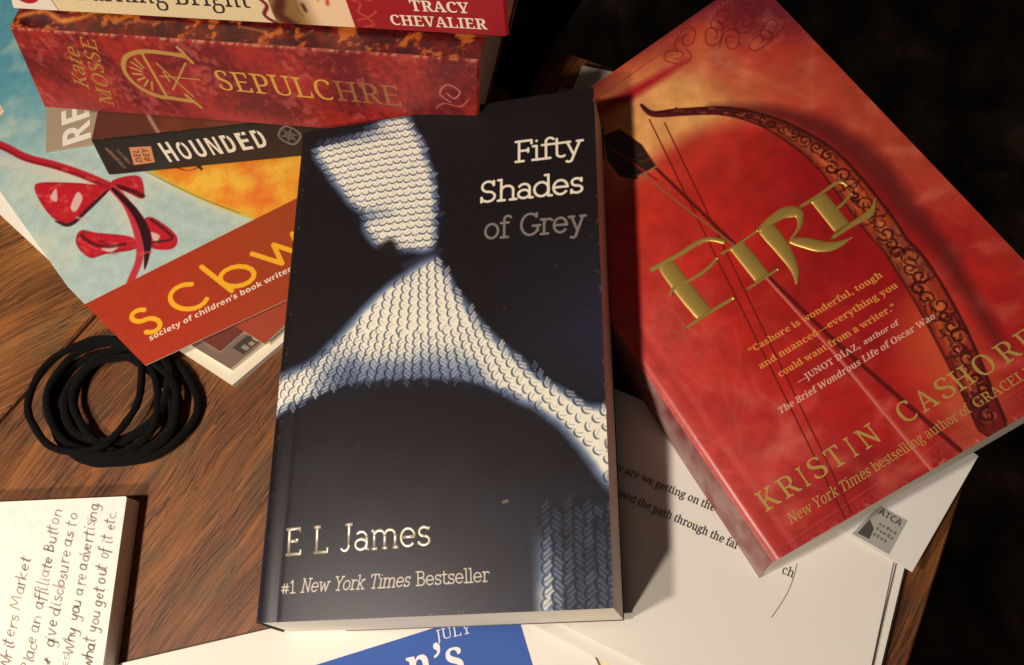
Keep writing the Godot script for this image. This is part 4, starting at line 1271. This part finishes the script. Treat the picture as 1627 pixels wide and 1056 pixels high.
	part(o, "lettering", type_line("—JUNOT DÍAZ,", serif_bold, Vector2(38.2, 159.9), Vector2(64.2, 161.4), 2.3, y), pink)
	part(o, "lettering", type_line("author of", serif_bold, Vector2(66.0, 161.4), Vector2(80.5, 162.3), 1.9, y, 0.06, 0.2), pink)
	part(o, "lettering", type_line("The Brief Wondrous Life of Oscar Wao", serif_bold, Vector2(26.0, 165.1), Vector2(91.6, 167.8), 2.4, y, 0.06, 0.24), pink)
	var kg := mat(rgb(236, 196, 110), 0.32, 0.55)
	var names := ["KRISTIN", "CASHORE"]
	var spans := [[0.6, 190.6, 51.4, 192.4], [58.4, 192.2, 113.0, 195.2]]
	for i in 2:
		var wv: Array = spans[i]
		var from := Vector2(wv[0], wv[1])
		var to := Vector2(wv[2], wv[3])
		for c in 7:
			var ch: String = names[i][c]
			var wide := 1.9 if ch == "I" else 5.4
			var steps := [0.0, 0.165, 0.33, 0.415, 0.56, 0.72, 0.815] if i == 0 else [0.0, 0.135, 0.29, 0.40, 0.56, 0.73, 0.88]
			var at := from.lerp(to, steps[c])
			part(o, "raised_letter", type_line(ch, serif, at, at + Vector2(wide + (1.4 if ch in ["N", "A", "H", "O", "R", "K"] else 0.0), 0.15), 7.3, y, 0.14), kg)
	part(o, "lettering", type_line("New York Times", serif, Vector2(5.0, 198.6), Vector2(37.8, 199.8), 3.6, y, 0.06, 0.25), kg)
	part(o, "lettering", type_line("bestselling author of", serif, Vector2(39.6, 199.8), Vector2(78.8, 201.0), 3.4, y), kg)
	part(o, "lettering", type_line("GRACELING", serif, Vector2(80.6, 201.0), Vector2(110.0, 202.2), 3.4, y), kg)


# ---------------------------------------------------------------- the black paperback

func build_fifty() -> void:
	var f := frame(Vector3(-0.1418, 0.0398, -0.2233), Vector3(0.9965, 0.0832, 0.0008), Vector3(-0.083, 0.994, 0.0719))
	var thick := 25.0
	f.origin -= f.basis.y * thick * 0.001
	var cv := Canvas.new(-7, -1, 132, 208, 6.0, Color.BLACK)
	var n1 := noise(0.02, 111, 3)
	var n2 := noise(0.5, 112, 3)
	cv.each(func(x: float, y: float, _c: Color) -> Color:
		var blue := clampf((y - 145.0) / 60.0 + 0.5 * n1.get_noise_2d(x, y), 0.0, 1.0) * 0.8 + clampf((x - 85.0) / 50.0, 0.0, 1.0) * clampf(1.0 - absf(y - 105.0) / 50.0, 0.0, 1.0) * 0.9
		var c := Color(0.118, 0.10, 0.115).lerp(Color(0.175, 0.178, 0.27), clampf(blue, 0.0, 1.0))
		var v := 1.0 + 0.16 * n2.get_noise_2d(x, y)
		return Color(c.r * v, c.g * v, c.b * v))
	# a plain woven tie: every part of the cloth is a tone of silver, its weave drawn in wavy ribs
	var cloth := func(sh: float) -> Color:
		var t := clampf(sh, 0.0, 1.0)
		if t < 0.5:
			return Color(0.11, 0.11, 0.16).lerp(Color(0.46, 0.53, 0.66), t / 0.5)
		return Color(0.46, 0.53, 0.66).lerp(Color(0.96, 0.94, 0.88), clampf((t - 0.5) / 0.3, 0.0, 1.0))
	var blob := func(x: float, y: float, cx: float, cy: float, rx: float, ry: float) -> float:
		return exp(-(pow((x - cx) / rx, 2.0) + pow((y - cy) / ry, 2.0)))
	var knot_shade := func(x: float, y: float, d: float) -> float:
		return 0.02 + clampf(d / 6.0, 0.0, 0.92) - 0.45 * blob.call(x, y, 32, 45, 13, 4.0) - 0.55 * blob.call(x, y, 14, 6, 30, 5.0) - 0.5 * blob.call(x, y, 46, 66, 10, 5) - 0.3 * blob.call(x, y, 66, 50, 6, 16) + 0.14 * n1.get_noise_2d(x * 3.0, y * 3.0)
	var blade_shade := func(x: float, y: float, d: float) -> float:
		var lower := clampf((y - 98.0 - 0.0090 * pow(x - 56.0, 2.0)) / 22.0, 0.0, 1.0)
		return 0.02 + clampf(d / 6.0, 0.0, 0.92) - 0.62 * lower * (1.0 - smoothstep(76.0, 100.0, x)) - 0.35 * blob.call(x, y, 22, 112, 18, 13) - 0.35 * blob.call(x, y, 108, 118, 12, 5) - 0.3 * blob.call(x, y, 122, 131, 8, 5) + 0.12 * n1.get_noise_2d(x * 3.0, y * 3.0)
	var low_shade := func(x: float, y: float, _d: float) -> float:
		return 0.04 + 0.66 * blob.call(x, y, 103, 202, 4.5, 18) + 0.12 * n1.get_noise_2d(x * 4.0, y * 4.0) + clampf((y - 172.0) / 200.0, 0.0, 0.2)
	var knot_tone := func(x: float, y: float, d: float) -> Color: return cloth.call(knot_shade.call(x, y, d))
	var blade_tone := func(x: float, y: float, d: float) -> Color: return cloth.call(blade_shade.call(x, y, d))
	var low_tone := func(x: float, y: float, d: float) -> Color: return cloth.call(low_shade.call(x, y, d) * 0.8)
	# one stitch at c, «along» its row: light strands that lean across it and a dark hooked gap below them
	var stitch := func(c: Vector2, along: Vector2, sh: float, flip: float, size: float) -> void:
		var dn := Vector2(-along.y, along.x)
		var to := func(u: float, v: float) -> Vector2: return c + (along * u * flip + dn * v) * size
		var lit: Color = cloth.call(sh + 0.13)
		var dim: Color = cloth.call(sh - 0.30)
		var gap: Color = cloth.call(sh * 0.35 - 0.05)
		cv.stroke(smooth(PackedVector2Array([to.call(-1.3, -0.9), to.call(-0.2, -1.9), to.call(0.7, -3.0)]), false, 3), 0.95 * size, lit, 0.3, 0.75)
		cv.stroke(smooth(PackedVector2Array([to.call(0.5, -0.7), to.call(1.2, -1.8), to.call(2.2, -2.6)]), false, 3), 0.9 * size, lit, 0.3, 0.75)
		cv.stroke(smooth(PackedVector2Array([to.call(-0.5, -0.9), to.call(0.4, -1.8), to.call(1.0, -2.9)]), false, 3), 0.34 * size, dim, 0.25, 0.7)
		cv.stroke(smooth(PackedVector2Array([to.call(-2.1, -0.9), to.call(-1.4, 0.15), to.call(0.1, 0.35), to.call(1.5, -0.35), to.call(2.2, -1.5)]), false, 3), PackedFloat32Array([0.15, 0.3, 0.45, 0.6, 0.7, 0.75, 0.7, 0.65, 0.6, 0.5, 0.4, 0.3, 0.15]), gap, 0.22, 0.92)
	cv.poly(smooth(V([3, 7.5, 24, 2.4, 47, -3, 55, 6, 62, 24, 66.6, 46, 66, 60, 62.4, 66.4, 54, 67, 45, 68, 38, 63, 30.4, 53.4, 23.6, 41, 13.6, 27]), true, 4), Color.WHITE, 0.8, 1.0, knot_tone)
	cv.poly(smooth(V([62.8, 65.4, 49, 71.6, 38, 79, 24.4, 92, 12.6, 102, 2, 108, -9, 112, -9, 131, 6, 126.4, 22, 123, 42, 121.6, 66, 123, 84, 126.8, 97, 132, 108, 139.6, 116, 149, 123, 159, 130, 172, 140, 182, 142, 138, 124, 130, 111, 122, 101, 113, 91, 105, 81, 93, 73.6, 81.6, 68, 71.6]), true, 4), Color.WHITE, 0.9, 1.0, blade_tone)
	cv.poly(V([101.0, 170.5, 101.6, 187, 102.0, 210, 136, 210, 136, 164, 122, 163]), Color.WHITE, 2.4, 1.0, low_tone)
	var knot_edge := smooth(V([3, 7.5, 24, 2.4, 47, -3, 55, 6, 62, 24, 66.6, 46, 66, 60, 62.4, 66.4, 54, 67, 45, 68, 38, 63, 30.4, 53.4, 23.6, 41, 13.6, 27]), true, 4)
	var blade_edge := smooth(V([62.8, 65.4, 49, 71.6, 38, 79, 24.4, 92, 12.6, 102, 2, 108, -9, 112, -9, 131, 6, 126.4, 22, 123, 42, 121.6, 66, 123, 84, 126.8, 97, 132, 108, 139.6, 116, 149, 123, 159, 130, 172, 140, 182, 142, 138, 124, 130, 111, 122, 101, 113, 91, 105, 81, 93, 73.6, 81.6, 68, 71.6]), true, 4)
	var kf := cv.field(knot_edge, 2.0, 1.0)
	var bf := cv.field(blade_edge, 2.0, 1.0)
	var depth := func(f_: Array, p: Vector2) -> float:
		var i := int((p.x - f_[4].x) / f_[3])
		var j := int((p.y - f_[4].y) / f_[3])
		if i < 0 or j < 0 or i >= f_[1] or j >= f_[2]:
			return -9.0
		return f_[0][j * f_[1] + i]
	for r in range(-3, 27):
		for c in range(-3, 28):
			var u := c * 3.5 + (1.75 if r % 2 else 0.0) + rng.randf_range(-0.35, 0.35)
			var v := r * 3.1 + rng.randf_range(-0.25, 0.25)
			var along := Vector2(1, 0).rotated(deg_to_rad(-7.0 + 0.14 * u))
			var p := Vector2(u, v - 0.11 * u + 0.0012 * u * u)
			var d: float = depth.call(kf, p)
			if d > 2.5:
				stitch.call(p, along, knot_shade.call(p.x, p.y, d), 1.0 if r % 2 else -1.0, 0.84)
	for r in range(-52, 56):
		for c in range(0, 52):
			# rows fan out from the neck and run down the cloth
			var ang := deg_to_rad(90.0) + r * (0.030 if c < 13 else 0.0205)
			var rad := 92.0 + c * 3.5 + (1.75 if posmod(r, 2) else 0.0) + rng.randf_range(-0.3, 0.3)
			var p := Vector2(60, -38) + Vector2(rad, 0).rotated(ang)
			p.x += 0.006 * pow(maxf(0.0, p.y - 70.0), 2.0) * clampf((p.x - 50.0) / 60.0, -0.3, 1.0)
			var d: float = depth.call(bf, p)
			if d > 2.5:
				stitch.call(p, Vector2(1, 0).rotated(ang - 0.25 * clampf((p.x - 60.0) / 50.0, 0.0, 1.5)), blade_shade.call(p.x, p.y, d), 1.0 if posmod(r, 2) else -1.0, 0.84)
	for r in 12:
		for c in 12:
			var p := Vector2(104.0 + r * 3.8, 169 + c * 4.1 + (2.0 if r % 2 else 0.0)) + Vector2(rng.randf_range(-0.5, 0.5), rng.randf_range(-0.5, 0.5))
			stitch.call(p, Vector2(0, 1), low_shade.call(p.x, p.y, 0.0), 1.0 if r % 2 else -1.0, 1.0)
	# the opening under the knot
	cv.poly(smooth(V([36.5, 62, 43.5, 57, 47.6, 63, 49, 69.5, 42, 75, 37, 79, 32, 70]), true, 4), rgb(30, 26, 30), 1.6, 0.96)
	cv.stroke(smooth(V([50, 69.6, 58, 66.8, 65.5, 65.0])), 1.4, rgb(60, 64, 90), 1.2, 0.8)
	# printed title and line below, in a light slab letter
	var cream := rgb(240, 230, 212)
	for e in [["Fifty", 97.2, 29.6, 125.2, 30.2], ["Shades", 81.8, 45.9, 124.9, 47.0]]:
		for s in lines(SLAB, e[0], Vector2(e[1], e[2]), Vector2(e[3], e[4]), 9.2):
			cv.stroke(s, 1.14, cream, 0.16)
	for s in lines(SLAB, "of Grey", Vector2(83.6, 62.2), Vector2(124.8, 63.6), 9.2):
		cv.stroke(s, 1.1, rgb(128, 120, 116), 0.16)
	var pale := rgb(214, 204, 190)
	for s in lines(SLAB, "#1 ", Vector2(4.4, 196.1), Vector2(13.0, 195.8), 4.7):
		cv.stroke(s, 0.5, pale, 0.14)
	for s in lines(SLAB, "New York Times", Vector2(12.4, 195.8), Vector2(55.2, 194.5), 4.7, 0.2):
		cv.stroke(s, 0.5, pale, 0.14)
	for s in lines(SLAB, "Bestseller", Vector2(57.6, 194.4), Vector2(84.9, 193.5), 4.7):
		cv.stroke(s, 0.5, pale, 0.14)
	# worn rims of the cover
	for i in 110:
		var t := rng.randf()
		var p := Vector2(lerpf(130.3, 127.8, t), 203.0 * t) if i % 3 == 0 else (Vector2(lerpf(-5.2, 127.8, t), lerpf(206.1, 203.0, t)) if i % 3 == 1 else Vector2(lerpf(2.6, -2.6, t), 206.0 * t))
		cv.stroke(PackedVector2Array([p, p + Vector2(rng.randfn() * 0.5, rng.randfn() * 0.8)]), rng.randf_range(0.2, 0.7), rgb(120, 112, 112), 0.3, rng.randf_range(0.1, 0.55))
	# rubs and specks on the lamination
	for i in 30:
		var p := Vector2(rng.randf_range(0, 128), rng.randf_range(2, 204))
		cv.stroke(PackedVector2Array([p, p + Vector2(rng.randfn(), rng.randfn()) * 0.5]), rng.randf_range(0.2, 0.5), rgb(120, 110, 100), 0.3, rng.randf_range(0.1, 0.45))
	cv.stroke(V([90.2, 166.4, 91.6, 166.0]), 1.1, rgb(150, 140, 112), 0.4, 0.7)
	var art := mat(Color.WHITE, 0.36, 0.0, cv.texture())
	art.metallic_specular = 0.36
	var o := thing("paperback", f, "black paperback with a silver woven tie on its cover, lying across the middle", "book")
	var q := [Vector2(0, 0), Vector2(130.6, 0), Vector2(128.0, 203.2), Vector2(-5.4, 206.4)]
	var lean := Vector3(0.3, 0.0, 4.4)
	var out := Vector3(-lean.x / thick, 1.0, -lean.z / thick)
	var moved := Vector2(lean.x, lean.z)
	part(o, "page_block", prism(PackedVector2Array([moved + Vector2(2.4, 0.7), moved + Vector2(130.0, 0.7), moved + Vector2(127.7, 202.9), moved + Vector2(-3.2, 206.0)]), 0.45, thick - 0.45, out), page_mat)
	part(o, "back_cover", prism(PackedVector2Array([moved + q[0], moved + q[1], moved + q[2], moved + q[3]]), 0.0, 0.4, out), mat(rgb(34, 32, 38), 0.4))
	part(o, "front_cover", cover(q, thick, Rect2(-7, -1, 139, 209), art, white_edge, 0.8))
	var spine := begin()
	var a := Vector3(0, thick - 1.1, 0)
	var b := Vector3(-5.4, thick - 1.1, 206.3)
	for i in 6:
		var t0 := i / 6.0
		var t1 := (i + 1) / 6.0
		var d0 := Vector3(-0.8 * sin(PI * t0), -(thick - 1.1) * t0, 0) + lean * t0
		var d1 := Vector3(-0.8 * sin(PI * t1), -(thick - 1.1) * t1, 0) + lean * t1
		quad(spine, a + d0, b + d0, b + d1, a + d1)
	part(o, "spine", finish(spine), mat(rgb(30, 27, 31), 0.36))
	var silver := mat(rgb(224, 214, 198), 0.34, 0.45)
	var st := lines(SLAB, "E L James", Vector2(5.4, 182.2), Vector2(63.4, 180.2), 9.4)
	var wd := []
	for s in st:
		wd.append(1.25)
	part(o, "raised_name", ridges(st, wd, thick - 0.02, 0.32), silver)


# ---------------------------------------------------------------- note pad and hair ties

func build_pad() -> void:
	var f := frame(Vector3(-0.2750, 0.0002, -0.0689), Vector3(0.9999, 0, -0.0101), Vector3.UP)
	var cv := Canvas.new(-30, 0, 62, 92, 9.0, rgb(248, 246, 240))
	cv.grain(noise(0.02, 121), 0.03, 1.0)
	var ink := rgb(74, 62, 56)
	var rows := [["Writers Market", 19.4, 68.6, 24.0], ["Place an affiliate Button", 29.6, 68.5, 5.0], ["& give disclosure as to", 37.4, 66.0, 6.6], ["Why you are advertising,", 46.4, 62.5, 1.8], ["what you get out of it etc.", 55.2, 67.5, 6.0]]
	for r in rows:
		for s in lines(HAND, r[0], Vector2(r[1], r[2]), Vector2(r[1] - 0.3, r[3]), 5.4, 0.22, 0.8):
			cv.stroke(s, rng.randf_range(0.28, 0.52), ink, 0.22, rng.randf_range(0.65, 0.95))
	var m := mat(Color.WHITE, 0.9, 0.0, cv.texture())
	var o := thing("note_pad", f, "white note pad filled with brown handwriting that runs up the page, lower left corner", "note pad")
	part(o, "page_block", prism(PackedVector2Array([Vector2(-30, 0.3), Vector2(58.0, 0.3), Vector2(58.6, 1.0), Vector2(61.0, 91.6), Vector2(-30, 91.6)]), 0.0, 9.5), page_mat)
	part(o, "top_page", prism(PackedVector2Array([Vector2(-30, 0), Vector2(58.0, 0.0), Vector2(58.6, 0.7), Vector2(60.8, 92), Vector2(-30, 92)]), 9.5, 9.8, Vector3.UP, Rect2(-30, 0, 92, 92), 0.05), m)
	part(o, "printed_letters", type_line("ES", sans, Vector2(45.0, 66.4), Vector2(45.0, 62.0), 2.2, 9.8, 0.03), mat(rgb(150, 146, 140), 0.8))


func build_ties() -> void:
	var cm := mat(rgb(17, 15, 16), 0.9)
	cm.metallic_specular = 0.25
	cm.rim_enabled = true
	cm.rim = 0.15
	var wn := NoiseTexture2D.new()
	wn.width = 128
	wn.height = 128
	wn.seamless = true
	wn.noise = noise(0.09, 131, 3)
	cm.heightmap_enabled = true
	cm.heightmap_texture = wn
	cm.heightmap_scale = 0.05
	var loops := [
		[Vector2(-229.5, -111.5), 34.0, 26.5, -6.0, 1.9, 1.9, "lowest and widest black hair tie of the heap, its outer rim to the right"],
		[Vector2(-237, -112), 31.5, 24.0, 20.0, 1.85, 3.0, "black hair tie lying second in the heap, pushed towards the front"],
		[Vector2(-233, -117.5), 25.0, 22.5, -16.0, 2.2, 4.4, "thick black hair tie in the middle of the heap"],
		[Vector2(-228, -112.5), 27.5, 21.0, 38.0, 1.8, 5.2, "small black hair tie turned inside the larger ones"],
		[Vector2(-238.5, -115), 30.0, 23.5, 46.0, 1.75, 6.4, "black hair tie slung across the heap from upper left"],
		[Vector2(-246.5, -117.0), 28.5, 26.0, -10.0, 1.65, 8.2, "thinnest black hair tie, on top and farthest to the left of the heap"],
	]
	for i in loops.size():
		var l: Array = loops[i]
		var p := PackedVector3Array()
		for g in 64:
			var t := TAU * g / 64.0
			var q := Vector2(l[1] * cos(t), l[2] * sin(t)).rotated(deg_to_rad(l[3])) * (1.0 + 0.035 * sin(2.0 * t + i) + 0.03 * sin(3.0 * t + 2.0 * i) + 0.012 * sin(7.0 * t + i))
			p.append(Vector3(q.x, 0.45 * l[4] * sin(t + 1.3 * i) * minf(1.0, i), q.y))
		var o := part(self, "hair_tie", tube(p, l[4]), cm)
		o.position = Vector3(l[0].x, l[5] + (0.3 if i == 0 else 0.0), l[0].y) * 0.001
		tag(o, l[6], "hair tie", "black hair ties in a heap")
